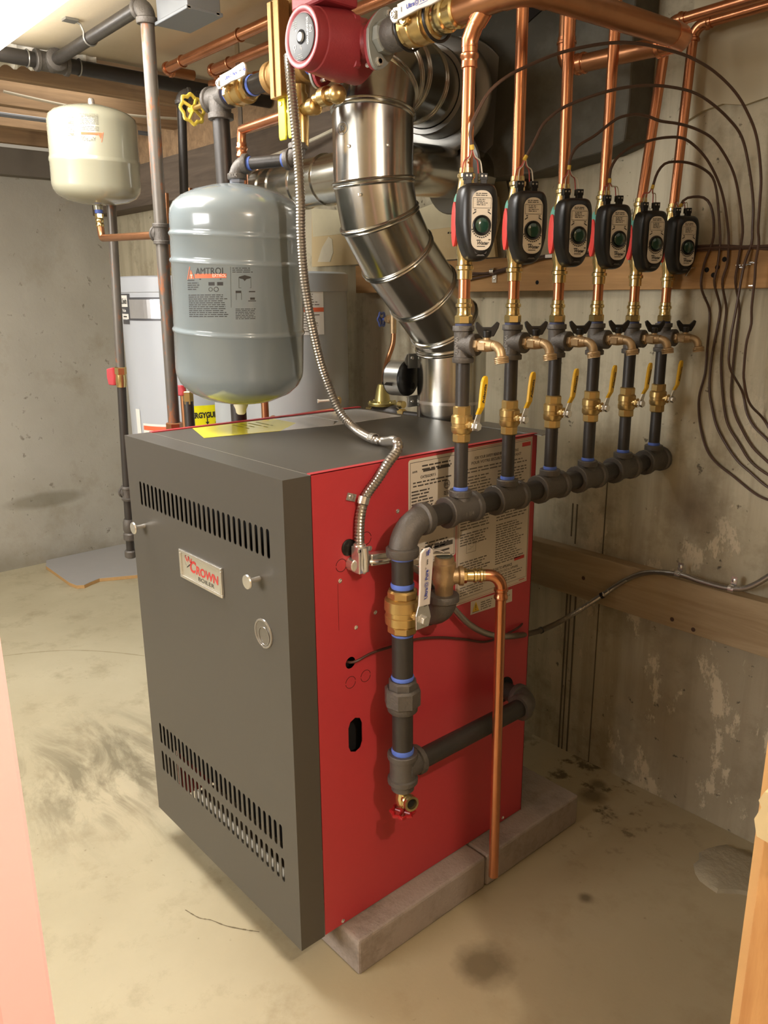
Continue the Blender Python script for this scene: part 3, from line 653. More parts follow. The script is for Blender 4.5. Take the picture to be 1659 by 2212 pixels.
# screws, knock-outs, plug
for y, z in ((.121, .865), (.158, .759), (.269, .975), (.208, .777), (.108, .097), (.628, .099)):
    s_ = MB(); s_.lathe([(0, .0045), (.0015, .0045), (.003, .002)], (0, y, z), X, 12); s_.obox((.0032, y, z), ((0, 1, 1), (0, 1, -1), X), (.003, .0005, .0004)); s_.build('screw', CHROME, bo)
for y, z in ((.125, .895), (.187, .936), (.142, .646), (.181, .647)):
    k = MB()
    for a0 in (8, 188):
        k.tube([(.0003, y + .0125*math.cos(math.radians(a0+a)), z + .0125*math.sin(math.radians(a0+a))) for a in range(0, 166, 15)], .0006, 5)
    k.build('knock_out', M('seam_dark', '#3a0c0e', .8), bo)
MB().lathe([(0, .0165), (.002, .0165), (.004, .013)], (0, .143, .927), X, 20).build('rubber_plug', BLK, bo, label='round black rubber plug')
mb = MB()
for lo, hi in (((.001, .115, .83), (.0014, .1155, .76)),): mb.box((.0, .1155, .765), (.0004, .116, .86))
mb.build('panel_seam', MATS['seam_dark'], bo)
# gloss labels on the top
ty = MB().prism([(-.627, .165), (-.484, .117), (-.446, .30), (-.518, .395), (-.618, .395)], (0, 0, B1-.0003), X, Y, (0, 0, .0004)).build('yellow_label', YEL, bo, label='glossy yellow warning label on the boiler top')
MB().prism([(-.618, .395), (-.518, .395), (-.446, .30), (-.424, .441), (-.484, .49), (-.612, .49)], (0, 0, B1-.0003), X, Y, (0, 0, .0004)).build('white_label', M('gloss_white', '#d9d6d2', .2, 0, .02, coat=.6), bo)
wl2 = MB().prism([(-.612, .493), (-.47, .493), (-.425, .44), (-.424, .667), (-.573, .678), (-.612, .66)], (0, 0, B1-.0003), X, Y, (0, 0, .0006)).build('white_label', MATS['gloss_white'], bo)
mb = MB(); words(mb, -.60, .65, .16, .15, 14, lambda x, y: V(x, y, B1+.0006), 31, .22, .2); mb.build('label_print', INKL, wl2)
mb = MB(); words(mb, -.60, .34, .10, .09, 4, lambda x, y: V(x, y, B1+.0005), 33, .2, .4); mb.build('label_print', M('ink_olive', '#8d8a20', .6), ty)
# cinder blocks under the cabinet
bl = []
for i, (x0, y0, dx, lb) in enumerate(((-.134, .102, .0, 'front cinder block under the right edge of the boiler'), (-.138, .502, .006, 'rear cinder block under the right edge, in shadow'), (-.64, .10, 0, 'front cinder block under the hidden left side of the boiler'), (-.64, .50, 0, 'rear cinder block under the hidden left side of the boiler'))):
    b = MB().box((x0+dx, y0, 0), (x0+.194+dx, y0+.396 - (.03 if i == 1 else 0), .0868)).build('cinder_block', BLOCK, bev=.006, seg=2)
    tag(b, lb, 'block', 'cinder blocks carrying the boiler')
MB().prism([(-BW, B0+.001), (-.64, B0+.001), (-.64, B0), (-BW, B0)], (0, 0.0, 0), X, Z, (0, .001, 0)) 

# ---------------------------------------------------------------- supply manifold on the boiler's right side
XR, YR, ZM = 0.082, 0.207, 0.978
ZY = [.362, .503, .646, .787, .932, 1.071]
mf = thing('pipe_manifold', 'black iron pipe manifold rising beside the boiler and running to the back wall', 'pipe', (XR, YR, .40))
f = MB(); f_elbow(f, (XR, YR, ZM), Z, Y, .0265, .062, .0315, .018, 22); f.build('elbow', FIT, mf, label='large cast iron elbow at the top of the riser')
def nipple(a, b, r=.021, par=mf, m=IRON): return MB().cyl(a, b, r, 20).build('nipple', m, par)
nipple((XR, YR, .93), (XR, YR, .845)); sealant((XR, YR, .913), Z, .021, mf); sealant((XR, YR, .858), Z, .021, mf, .010)
nipple((XR, YR, .765), (XR, YR, .655)); sealant((XR, YR, .7595), Z, .021, mf); sealant((XR, YR, .667), Z, .021, mf, .008)
u = MB(); u.hexa((XR, YR, .662), (XR, YR, .640), .029, 8); u.hexa((XR, YR, .646), (XR, YR, .606), .0365, 8, .2); u.lathe([(0, .031), (.012, .030), (.016, .026)], (XR, YR, .608), -Z, 20); u.build('union', FIT, mf, label='octagonal cast iron union')
nipple((XR, YR, .60), (XR, YR, .498)); sealant((XR, YR, .5955), Z, .021, mf, .008); sealant((XR, YR, .505), Z, .021, mf, .012)
ZT = .463
f = MB(); f_tee(f, (XR, YR, ZT+.004), Z, Y, .0262, .034, .046, .031, .013); f.lathe([(0, .0262), (.006, .0255), (.010, .0215), (.015, .0208), (.0155, .0235), (.027, .0235), (.028, .014)], (XR, YR, ZT-.018), -Z, 20); f.build('tee', FIT, mf, label='lower reducing tee of the riser')
nipple((XR, YR+.03, ZT), (XR, .60, .463)); 
f = MB(); f_elbow(f, (XR, .616, .463), Y, -X, .0262, .044, .031, .015, 20); f.build('elbow', FIT, mf, label='rear elbow turning into the boiler')
nipple((XR-.03, .616, .463), (-.03, .616, .463)); MB().lathe([(0, .033), (.001, .033)], (.0, .616, .463), X, 22).build('pipe_hole', DARK, mf)
nipple((XR, YR+.04, ZM), (XR, ZY[0]-.03, ZM)); sealant((XR, YR+.066, ZM), Y, .021, mf)
for i, y in enumerate(ZY):
    f = MB(); f_tee(f, (XR, y, ZM), Y, Z, .0265, .043, .040, .0315, .014, .0225)
    t = f.build('tee', FIT, mf)
    if i < 5: nipple((XR, y+.03, ZM), (XR, ZY[i+1]-.03, ZM))
MB().hexa((XR, ZY[5]+.03, ZM), (XR, ZY[5]+.05, ZM), .022, 8).build('plug', FIT, mf)
mb = MB(); text(mb, '1 1/4', .012, onto((XR+.0267, ZY[0], ZM-.004), Y, Z), 0.02); mb.build('cast_mark', M('cast_mark', '#7a746c', .5, .4), mf)

def ball_valve(root, c, d, stem, hexr, bodyr, L, brass):
    """brass ball valve body along d, stem to the side"""
    c, d, stem = V(c), V(d).normalized(), V(stem).normalized()
    b = MB(); b.hexa(c-d*L/2, c-d*(L/2-.018), hexr, 8); b.hexa(c+d*(L/2-.018), c+d*L/2, hexr, 8)
    h = L/2 - .016
    b.lathe([(-h, hexr*.93), (-h+.004, bodyr*.97), (-h*.3, bodyr), (-h*.25, bodyr*.94), (h*.1, bodyr*.95), (h*.15, bodyr*1.02), (h-.004, bodyr), (h, hexr*.93)], c, d, 24)
    b = b.build('body', brass, root)
    s = MB(); s.cyl(c + stem*bodyr*.8, c + stem*(bodyr+.012), .0085, 12); s.hexa(c + stem*(bodyr+.004), c + stem*(bodyr+.010), .011, 6); s.build('stem_gland', brass, root)
    return b
# main shut-off valve with the long white lever
mv = thing('main_ball_valve', 'brass ball valve with white lever on the riser beside the boiler', 'valve', (XR, YR, .76))
ball_valve(mv, (XR, YR, .806), Z, X, .0295, .0345, .088, BRASS)
mb = MB(); text(mb, '600', .02, onto((XR+.02, YR-.030, .812), (.85, .55, 0), Z), .02); 
l = MB(); px = XR+.054
l.tube([(px-.006, YR, .806), (px+.004, YR, .806)], .0125, 6, True, False)
l.prism([(-.017, -.018), (.014, -.018), (.02, .0), (.016, .016), (.010, .034), (-.010, .034), (-.018, .01)], (px, YR, .806), Y, Z, (.003, 0, 0))
l.hexa((px+.003, YR, .804), (px+.012, YR, .804), .0095); l.build('lever', CHROME, mv, bev=.0008)
g = MB(); nx = V(.035, .01, 1).normalized()*.93
g.prism([(-.0145, .0), (.0125, -.002), (.0150, .055), (.0165, .100), (.0150, .112), (.008, .119), (-.006, .119), (-.0145, .112), (-.0165, .095), (-.0140, .04)], V(px+.001, YR+.002, .834), Y, nx, V(.005, 0, 0))
g = g.build('grip', WHITEP, mv, bev=.0015, label='long white vinyl grip with blue lettering')
def ultra(o, along, up, nrm, k=1.0):
    """printing on the white lever: reads along the lever"""
    mp = onto(o, along, up); mb = MB()
    text(mb, 'Ultra', .0118*k, lambda x, y: mp(x-.0195*k, y), .03); text(mb, 'Pure', .0118*k, lambda x, y: mp(x+.0215*k, y), .03)
    for r0, r1 in ((.0052, .0062), (.0022, .0036)):
        for i in range(18):
            a, b = 2*math.pi*i/18, 2*math.pi*(i+1)/18
            mb.add([mp(math.cos(a)*r0*k, math.sin(a)*r0*k), mp(math.cos(a)*r1*k, math.sin(a)*r1*k), mp(math.cos(b)*r1*k, math.sin(b)*r1*k), mp(math.cos(b)*r0*k, math.sin(b)*r0*k)], [(0,1,2,3)])
    bars(mb, [(.006*k, -.0072*k, .026*k, .0008*k)], mp)
    bars(mb, [(.064*k, -.003*k, .012*k, .003*k), (.064*k, .002*k, .010*k, .002*k), (.068*k, -.006*k, .012*k, .0018*k)], mp)
    mb.build('blue_print', INKB, nrm)
    mb = MB(); text(mb, 'TM', .0035*k, lambda x, y: mp(x+.036*k, y+.004*k), .02); bars(mb, [(-.048*k, -.004*k, .0016*k, .009*k)], mp)
    for q in (.045, .049, .053): bars(mb, [(q*k, -.0015*k, .0025*k, .003*k)], mp)
    mb.build('dark_print', INK, nrm)
ultra(V(px+.0066+.0042, YR+.0005, .834+.042), nx, -Y, g, .88)
# boiler drain at the foot of the riser
dv = thing('boiler_drain_valve', 'brass drain valve with red handwheel hanging under the manifold riser', 'valve', (XR, YR, .384))
zb = .427
b = MB(); b.hexa((XR, YR, zb+.006), (XR, YR, zb-.004), .0155, 8); b.lathe([(0, .0125), (.010, .012), (.024, .0155), (.040, .0135), (.046, .010)], (XR, YR, zb-.004), -Z, 20)
od = V(.86, -.20, .10).normalized(); oc = V(XR, YR, zb-.028)
b.lathe([(0, .0105), (.022, .0105), (.024, .0155), (.0255, .0150), (.027, .0158), (.0285, .0150), (.030, .0158), (.038, .0155), (.0385, .011), (.030, .0095)], oc, od, 22, False); b.build('body', BRASSY, dv)
MB().lathe([(0, .0112), (.0005, .0112)], oc + od*.031, od, 16).build('bore', DARK, dv)
w = MB(); wc = V(XR, YR, zb-.064)
for i in range(25):
    pass
rs = []
for i in range(33):
    a = 2*math.pi*i/32; R = .0215 + .0025*math.cos(8*a); e = V(math.cos(a), math.sin(a), 0)
    rs.append([wc + e*(R + .0042*math.cos(2*math.pi*j/8)) + Z*.0042*math.sin(2*math.pi*j/8) for j in range(8)])
w.rings(rs, False)
for i in range(4): w.cyl(wc, wc + V(math.cos(i*math.pi/2+.4), math.sin(i*math.pi/2+.4), 0)*.02, .0028, 6)
w.cyl(wc + Z*.014, wc - Z*.008, .0052, 10); w.build('handwheel', REDH, dv)

# ---------------------------------------------------------------- relief valve and its copper discharge pipe
rl = thing('relief_valve', 'bronze pressure relief valve with copper discharge pipe on the red side', 'valve', (.06, .34, .76))
f = MB(); f_elbow(f, (.070, .330, .758), X, Z, .0285, .046, .0325, .015, 20); f.build('elbow', FIT, rl, label='black iron elbow out of the boiler')
MB().cyl((-.02, .330, .758), (.035, .330, .758), .0168, 16).build('nipple', IRON, rl)
ra = V(.070, .332, .800)
sealant((.070, .332, .806), Z, .0155, rl)
b = MB(); b.lathe([(0, .0185), (.022, .0185), (.027, .0225), (.036, .0235), (.050, .0225), (.058, .0215), (.062, .0235), (.070, .0235), (.072, .0205), (.082, .020), (.084, .016), (.084, .004)], ra, Z, 22)
dd = V(.62, .78, 0).normalized(); oc = ra + Z*.042
b.lathe([(.0, .0175), (.022, .0165), (.027, .0165), (.030, .0200), (.038, .0200), (.038, .012)], oc, dd, 20); b.build('body', BRONZE, rl)
MB().lathe([(0, .0165), (.002, .0165)], ra + Z*.083, Z, 16).build('bonnet_cap', M('verdigris', '#5d6154', .6, .4), rl)
l = MB(); l.tube([ra + V(0, 0, .092), ra + V(-.008, -.004, .094), ra + V(-.035, -.032, .100)], .0016, 8); l.obox(ra + V(-.012, -.012, .089), ((-.62, -.78, 0), (.78, -.62, 0), Z), (.028, .006, .0012)); l.build('test_lever', CHROME, rl)
p = MB(); p.hexa(oc+dd*.036, oc+dd*.046, .0158, 6); p.lathe([(.046, .0125), (.058, .0125), (.060, .0148), (.064, .0148), (.066, .0128), (.070, .0128), (.072, .0148), (.076, .0148), (.078, .0128), (.082, .0126)], oc, dd, 18); p.build('press_adapter', BRASSY, rl)
ec = oc + dd*.116
e = MB(); e.tube([oc+dd*.078] + arc2(ec, dd, -Z, .028) + [ec - Z*.045], .0122, 16); e.lathe([(.028, .0122), (.029, .0148), (.034, .0148), (.036, .0128), (.043, .0128), (.045, .0145), (.05, .0145), (.052, .0126)], ec, -Z, 18); e.build('copper_elbow', COPPER, rl)
MB().cyl(ec - Z*.045, (ec.x-.003, ec.y+.01, .118), .0111, 18).build('discharge_pipe', COPPER, rl)

# ---------------------------------------------------------------- the six zone risers
ORD = ['first', 'second', 'third', 'fourth', 'fifth', 'sixth']
def zl(i, s): return s % ORD[i]
DZ = [0, -.002, -.005, -.007, -.011, -.014]
TOPS = [V(XR, .364, 1.775), V(XR, .499, 2.115), V(XR, .634, 2.115), V(XR, .792, 2.115), V(XR, .985, 1.93), V(XR, 1.095, 1.945)]
vals, drains, zvs = [], [], []
ZW = ['nearest the camera', 'second from the camera', 'third from the camera', 'fourth from the camera', 'second from the back wall', 'nearest the back wall']
for i, y in enumerate(ZY):
    d = DZ[i]; c = lambda z: V(XR, y, z + d)
    z = thing('zone_riser', 'copper and black iron zone riser on the manifold, ' + ZW[i], 'pipe', (XR, y, 1.0), 'zone risers on the manifold')
    nipple(V(XR, y, 1.006), c(1.12), .0134, z); sealant(V(XR, y, 1.0205), Z, .0134, z, .008)
    nipple(c(1.175), c(1.275), .0134, z)
    f = MB(); f_tee(f, c(1.298), Z, X, .0172, .034, .034, .0205, .011); t = f.build('tee', FIT, z)
    if i in (0, 1): 
        mb = MB(); text(mb, 'WARD', .0105, onto(V(XR-.001, y-.0182, 1.296+d), -Z, V(1, .02, 0)), .03); mb.build('cast_mark', MATS['cast_mark'], z)
    MB().lathe([(0, .0155), (.004, .0155)], c(1.3315), Z, 14).build('thread_sealant', M('dark_sealant', '#3a3f5e', .6), z)
    a = MB(); a.hexa(c(1.335), c(1.351), .0165, 6); a.lathe([(0, .0135), (.004, .0135), (.006, .0128), (.014, .0128), (.016, .0152), (.021, .0152), (.023, .0128), (.030, .0128), (.031, .0115)], c(1.350), Z, 18); a.build('press_adapter', BRASSY, z)
    MB().cyl(c(1.375), c(1.425), .0111, 18).build('copper_stub', COPPER, z)
    a = MB(); a.lathe([(0, .0115), (.001, .0138), (.016, .0138), (.018, .0165), (.024, .0165), (.026, .0138), (.036, .0135), (.045, .016), (.062, .017), (.15, .017), (.165, .014), (.172, .0138), (.174, .0160), (.180, .0160), (.182, .013), (.19, .0125)], c(1.414), Z, 20); a.build('valve_body', BRASSY, z, label='brass valve body behind the black actuator')
    tp = TOPS[i]; b0 = c(1.595)
    MB().cyl(b0, tp, .0112, 18).build('copper_pipe', COPPER, z)
    if i == 0:
        e = MB(); e.lathe([(0, .0115), (.001, .0145), (.010, .0138), (.014, .0138), (.017, .0162), (.022, .0162), (.024, .0138), (.034, .0138)], tp - Z*.012, Z, 18); e.build('press_ring', COPPER, z)
        e = MB(); e.tube([tp + Z*.02, tp + Z*.032, tp + V(.012, 0, .052), tp + V(.034, 0, .072)], .0145, 16); e.lathe([(0, .0165), (.02, .0165)], tp + V(.016, 0, .056), (.7, 0, .7), 16); e.build('copper_elbow', COPPER, z)
    if i >= 4:
        e = MB(); q = tp + Z*.02; e.tube([tp - Z*.01] + arc2(q, Z, X, .026) + [q + X*.04], .0128, 16)
        for p_, dd_ in ((tp - Z*.012, Z), (q + X*.028, X)): e.lathe([(0, .0125), (.001, .0152), (.006, .0152), (.008, .0132), (.014, .0132)], p_, dd_, 16)
        e.build('copper_elbow', COPPER, z); MB().cyl(q + X*.035, q + V(.9, -.01, .015), .0112, 16).build('copper_branch', COPPER, z)
# yellow-lever shut-off valves: one built, five copied
v0 = thing('zone_ball_valve', '', 'valve', (XR, ZY[0], 1.148), 'yellow lever valves on the zone risers')
ball_valve(v0, (XR, ZY[0], 1.148), Z, X, .0178, .0205, .070, BRASS)
px = XR + .030
l = MB(); l.hexa((px, ZY[0], 1.147), (px+.005, ZY[0], 1.147), .0085); l.hexa((px+.008, ZY[0], 1.147), (px+.015, ZY[0], 1.147), .0085)
l.prism([(-.007, -.008), (.008, -.008), (.0085, .006), (.006, .026), (-.005, .026), (-.008, .008)], (px+.005, ZY[0], 1.147), Y, (.28, 0, 1), (.0025, 0, 0)); l.build('lever', CHROME, v0, bev=.0006)
g = MB(); q = V(px+.0115, ZY[0], 1.170); k1, k2 = V(.55, 0, 1).normalized(), V(.03, 0.12, 1).normalized()
p1 = q + k1*.016; w_ = .0062
rsx = []
for p_, ww in ((q, .0062), (p1, .0074), (p1 + k2*.030, .0088), (p1 + k2*.048, .0088), (p1 + k2*.055, .0066), (p1 + k2*.0585, .003)):
    rsx.append([p_ + V(-.0024, -ww, 0), p_ + V(.0026, -ww*.8, 0), p_ + V(.0026, ww*.8, 0), p_ + V(-.0024, ww, 0)])
g.rings(rsx, True, False); g = g.build('grip', YGRIP, v0, bev=.001, label='yellow vinyl grip')
mb = MB(); text(mb, 'Atlantis', .0088, onto(p1 + k2*.026 + V(.0037, 0, 0), k2, -Y), .03, 0, width=.036); mb.build('print', INK, g)
def vname(i): return 'brass shut-off valve with yellow lever on the riser ' + ZW[i]
v0['label'] = vname(0)
for i in range(1, 6): dup(v0, (XR, ZY[i], 1.148 + DZ[i]*.8), vname(i))
# hose drain valves with black wing handles
d0 = thing('zone_drain_valve', '', 'valve', (XR, ZY[0], 1.298), 'hose drain valves on the zone risers')
yy = ZY[0]; zc = 1.298
b = MB(); b.hexa((XR+.032, yy, zc), (XR+.042, yy, zc), .0125, 6); b.lathe([(0, .0095), (.003, .0098), (.006, .0115), (.018, .0118), (.028, .0105), (.034, .0095)], (XR+.041, yy, zc), X, 18)
b.obox((XR+.055, yy-.0112, zc-.001), (X, Y, Z), (.008, .0012, .0065)); b.obox((XR+.055, yy+.0112, zc-.001), (X, Y, Z), (.008, .0012, .0065))
sp = V(XR+.090, yy, zc)
b.tube([(XR+.070, yy, zc)] + arc2(sp, X, V(.18, 0, -1).normalized(), .014) + [sp + V(.18, 0, -1).normalized()*.022], .0088, 16)
dn = V(.18, 0, -1).normalized()
b.lathe([(.018, .009), (.020, .0128), (.022, .0135), (.0235, .0125), (.025, .0135), (.0265, .0125), (.028, .0135), (.0295, .0125), (.031, .0132), (.031, .009)], sp, dn, 20)
b.cyl((XR+.058, yy, zc+.008), (XR+.058, yy, zc+.018), .0062, 12); b.build('body', BRONZE, d0)
h = MB(); hd = V(.70, .70, 0).normalized()
h.prism([(-.0225, .0235), (-.0175, .0265), (-.008, .0165), (.008, .0165), (.0175, .0265), (.0225, .0235), (.0205, .0150), (.0125, .0), (-.0125, .0), (-.0205, .0150)], V(XR+.058, yy, zc+.016) - V(-.70, .70, 0)*.004, hd, Z, V(-.7, .7, 0)*.008)
h.lathe([(-.002, .008), (.010, .009), (.012, .006)], (XR+.058, yy, zc+.016), Z, 14); h.build('wing_handle', BLK, d0, bev=.0012)
def dname(i): return 'bronze hose drain with black wing handle on the riser ' + ZW[i]
d0['label'] = dname(0)
for i in range(1, 6): dup(d0, (XR, ZY[i], 1.298 + DZ[i]), dname(i))

# ---------------------------------------------------------------- zone valve actuators
z0 = thing('zone_valve', '', 'valve', (XR, ZY[0], 1.510), 'black zone valve actuators on the risers')
O = V(XR, ZY[0], 1.510); N = V(math.cos(math.radians(-27)), math.sin(math.radians(-27)), 0); T = V(-N.y, N.x, 0); O = O + T*.010
lp = lambda n, t, z: O + N*n + T*t + Z*z
def outline(s=1.0, k=0):
    pts = []
    for a in range(0, 360, 10):
        c, q = math.cos(math.radians(a)), math.sin(math.radians(a))
        e = 2/5.0 if q > 0 else 2/2.7
        t = math.copysign(abs(c)**e, c); zz = math.copysign(abs(q)**e, q)
        w = .0345 - .0045*min(1, max(0, (-zz-.1)/.6))
        pts.append((t*(w+k), zz*(.0655+k) ))
    return [(t*s, zz*s) for t, zz in pts]
body = MB(); body.rings([[lp(n, t + sh, zz) for t, zz in outline(1, k)] for n, k, sh in ((.010, -.004, 0), (.013, -.0005, 0), (.034, 0, 0), (.044, -.0015, 0), (.050, -.005, 0), (.0535, -.011, 0), (.0545, -.018, 0))])
body = body.build('cover', BLK, z0, label='black plastic actuator cover')
tb = MB(); tb.rings([[lp(n, t, zz*1.0) for t, zz in [(p[0]*.88, p[1]*.93) for p in outline(1, k)]] for n, k in ((-.022, -.012), (-.018, -.003), (.010, -.001), (.012, -.001))]); tb.build('rear_housing', TEAL, z0, label='teal rear housing with a red oval')
rd = MB(); rd.rings([[lp(-.004 + .0125*math.cos(2*math.pi*i/24)*k, -.0285 - e, .0 + .038*math.sin(2*math.pi*i/24)*k) for i in range(24)] for k, e in ((1, -.001), (1, .0028), (.9, .0034))]); rd.build('red_oval', REDO, z0)
fl_ = MB(); fl_.prism(rrect(.0372, .0985, .016, 6), lp(.0541, 0, .002), T, Z, N*.0009); fl_ = fl_.build('face_label', LABEL, z0, label='beige rounded face label')
mp = lambda x, y: lp(.0554, x, y + .002)
mb = MB(); words(mb, -.012, .0455, .024, .006, 2, mp, 41, .4); bars(mb, frame2d(-.0168, .020, .0336, .0175, .0006), mp); words(mb, -.010, .036, .02, .012, 4, mp, 42, .4, .3)
for a in range(200, 341, 12): 
    ca, sa = math.cos(math.radians(a)), math.sin(math.radians(a)); bars(mb, [(.0185*ca-.0013, -.008+.0200*sa-.0012, .0026, .0022)], mp)
text(mb, 'Water', .0082, lambda x, y: mp(x+.002, y-.0375), .03, .35); bars(mb, [(-.009, -.0335, .008, .0016), (-.008, -.0435, .015, .0012), (.013, -.0325, .004, .0018)], mp)
for s_ in (-1, 1): mb.add([mp(s_*.017, .0095), mp(s_*.0105, .0135), mp(s_*.011, .0155), mp(s_*.0165, .0120)], [(0, 1, 2, 3)]); bars(mb, [(s_*.0125-.002, .0165, .004, .0015)], mp)
mb.build('print', INK, fl_)
kb = MB(); kb.lathe([(0, .0172), (.003, .0169), (.004, .0158), (.0025, .0135), (.0020, .012)], lp(.0545, 0, -.006), N, 28); kb.build('dial', BLK, z0)
MB().lathe([(0, .0128), (.003, .0122), (.0045, .0095), (.0052, .005)], lp(.0560, 0, -.006), N, 24).build('lens', GREEN, z0, label='dark green status lens')
MB().prism([(-.008, 0), (.008, 0), (.005, .003), (-.005, .003)], lp(.0515, 0, -.057), T, Z, N*.002).build('latch', M('latch_grey', '#4d4a46', .4), z0)
MB().prism(rrect(.022, .014, .002), lp(.0530, 0, -.046), T, Z, N*.0006).build('foot_label', M('foot_dark', '#2b2826', .6), z0)
for t in (-.017, .011):
    tbk = MB(); tbk.box((0, 0, 0), (0, 0, 0)) if False else None
    tbk.obox(lp(.026, t, .0765), (N, T, Z), (.006, .0075, .006)); tbk.obox(lp(.027, t, .068), (N, T, Z), (.005, .006, .006)); k_ = tbk.build('terminal_block', BLK, z0, bev=.001)
    for q_ in (-.0035, .0035): MB().lathe([(0, .0019), (.0006, .0019)], lp(.032, t+q_, .0775), N, 8).build('terminal_screw', CHROME, k_)
def zname(i): return 'black zone valve with green dial and red oval side, ' + ZW[i]
z0['label'] = zname(0)
for i in range(1, 6): dup(z0, (XR, ZY[i], 1.510 + DZ[i]), zname(i))

# ---------------------------------------------------------------- supply line with circulator, overhead
YL, ZL = .362, 1.857
def ln(x): return V(x, YL, ZL)
sl = thing('supply_line', 'overhead iron and copper supply line with bronze air separator, left of the red pump', 'pipe', (-.745, YL, ZL))
f = MB(); f_tee(f, ln(-.745), X, -Z, .0262, .046, .050, .0315, .015); f.build('tee', FIT, sl, label='cast iron tee at the left end of the overhead line')
def nip(a, b, r=.021, m=IRON): return MB().cyl(a, b, r, 20).build('nipple', m, sl)
nip(V(-.745, YL, ZL-.04), V(-.742, YL+.01, .0)); sealant(ln(-.692), X, .021, sl, .014)
nip(ln(-.705), ln(-.66)); nip(ln(-.60), ln(-.47)); sealant(ln(-.592), X, .021, sl, .01)
a = MB()
a.lathe([(-.082, .024), (-.078, .034), (-.062, .034), (-.058, .029), (-.042, .036), (-.02, .043), (.02, .043), (.042, .036), (.05, .029), (.054, .033), (.068, .033), (.07, .024)], ln(-.44), X, 24)
a.lathe([(-.075, .012), (-.07, .026), (-.04, .030), (.0, .034), (.06, .033), (.075, .026), (.08, .024), (.15, .024), (.155, .03), (.24, .03)], ln(-.425), Z, 20)
a.obox(ln(-.425) + V(.0, -.040, .03), (X, Y, Z), (.021, .014, .092)); a.obox(ln(-.425) + V(-.002, -.055, .03), (X, Y, Z), (.0018, .0025, .090))
a.lathe([(0, .018), (.012, .018), (.014, .014), (.03, .014)], ln(-.40) - Z*.060, -Z, 16)
a.build('air_separator', M('separator_bronze', '#a07d4a', .5, .55, .12, 26, .2, 260), sl, bev=.002, label='cast bronze air separator body')
nip(ln(-.385), ln(-.335)); sealant(ln(-.368), X, .021, sl)
nip(ln(-.145), ln(-.08), .0235, FIT); 
MB().lathe([(0, .022), (.010, .029), (.030, .031), (.045, .029), (.05, .022)], ln(-.128), X, 24).build('flange_boss', FIT, sl)
# gate valve wheel at the left end
gv = thing('gate_valve', 'yellow handwheel valve at the left end of the overhead line', 'valve', (-.85, .36, 1.845))
gd = V(-1, -.12, -.10).normalized(); gc = ln(-.785)
MB().lathe([(0, .020), (.012, .020), (.014, .013), (.03, .012), (.032, .006), (.085, .005)], gc, gd, 14).build('stem', BRASS, gv)
w = MB(); wc = gc + gd*.082; u_, v_, d_ = frame(gd); rs = []
for i in range(41):
    t = 2*math.pi*i/40; R = .033 + .003*math.cos(8*t); e = u_*math.cos(t) + v_*math.sin(t)
    rs.append([wc + e*(R + .005*math.cos(2*math.pi*j/8)) + d_*.004*math.sin(2*math.pi*j/8) for j in range(8)])
w.rings(rs, False)
for i in range(4): e = u_*math.cos(i*math.pi/2+.5) + v_*math.sin(i*math.pi/2+.5); w.cyl(wc - d_*.006, wc + e*.032, .0042, 6)
w.cyl(wc - d_*.012, wc + d_*.008, .009, 12); w.build('handwheel', YWH, gv)
# two white-lever ball valves on the line
def line_valve(x, label, lx, k):
    t = thing('line_ball_valve', label, 'valve', tuple(ln(x)), 'white lever valves on the overhead line')
    ball_valve(t, ln(x), X, -Y, .030, .0345, .088, BRASS)
    c = ln(x) + V(-.018, -.036, .010)
    l = MB(); l.hexa(c + Y*.006, c - Y*.012, .0135, 8); l.cyl(c - Y*.012, c - Y*.017, .007, 10); l.ring(c - Y*.0175, Y, .0042, .0016, 14, 6); l.build('lever_nut', CHROME, t)
    ax = V(1, -.03, .05).normalized(); up = V(-ax.z, 0, ax.x)
    o = c - Y*.012 + ax*.012
    g = MB(); g.prism([(0, -.013), (.055, -.0115), (.085, -.014), (.112, -.013), (.117, -.004), (.116, .006), (.108, .014), (.085, .014), (.05, .012), (0, .0125)], o, ax, up, V(0, -.005, 0))
    g = g.build('grip', WHITEP, t, bev=.0012, label='white vinyl lever grip with blue lettering')
    ultra(o + ax*.052 - Y*.0056, ax, up, g, .85)
    return t
line_valve(-.645, 'brass ball valve with white lever, left one on the overhead line', True, 1)
line_valve(-.035, 'brass ball valve with white lever, right one beside the pump', False, 1)
for x in (-.068, .006): MB().ring(ln(x), X, .036, .0028, 28, 8).build('black_band', BLK, sl)
b = MB(); b.lathe([(0, .026), (.004, .0285), (.022, .0285), (.024, .0245), (.040, .0245), (.042, .0275), (.047, .0275), (.05, .024)], ln(.010), X, 24); b.build('press_adapter', BRASSY, sl)
# copper crossover: to the right, towards the back wall, then left again and up
xo = thing('copper_crossover', 'thick copper crossover pipe passing over the six risers to the back', 'pipe', (.205, .6, ZL))
MB().cyl(ln(.05), ln(.17), .0225, 20).build('pipe', COPPERD, xo)
e = MB(); e.tube([ln(.16)] + arc2(V(.205, YL, ZL), X, Y, .036) + [V(.205, YL+.05, ZL)], .0245, 18); e.build('elbow', COPPERD, xo)
MB().cyl((.205, YL+.04, ZL), (.205, .80, ZL+.012), .0225, 20).build('pipe', COPPERD, xo)
c0 = V(.205, .853, ZL+.012)
e = MB(); e.tube([c0 - Y*.06] + arc2(c0, Y, -X, .034) + [c0 - X*.06], [.0235]*1 + [.0235]*3 + [.022]*3 + [.0205]*4, 18); e.lathe([(0, .0205), (.002, .0225), (.010, .0225), (.012, .0205)], c0 - X*.05, -X, 18); e.build('elbow', COPPER, xo)
c1 = V(-.09, .862, ZL+.020)
MB().cyl(c0 - X*.055, c1 + X*.03, .0185, 18).build('pipe', COPPERD, xo)
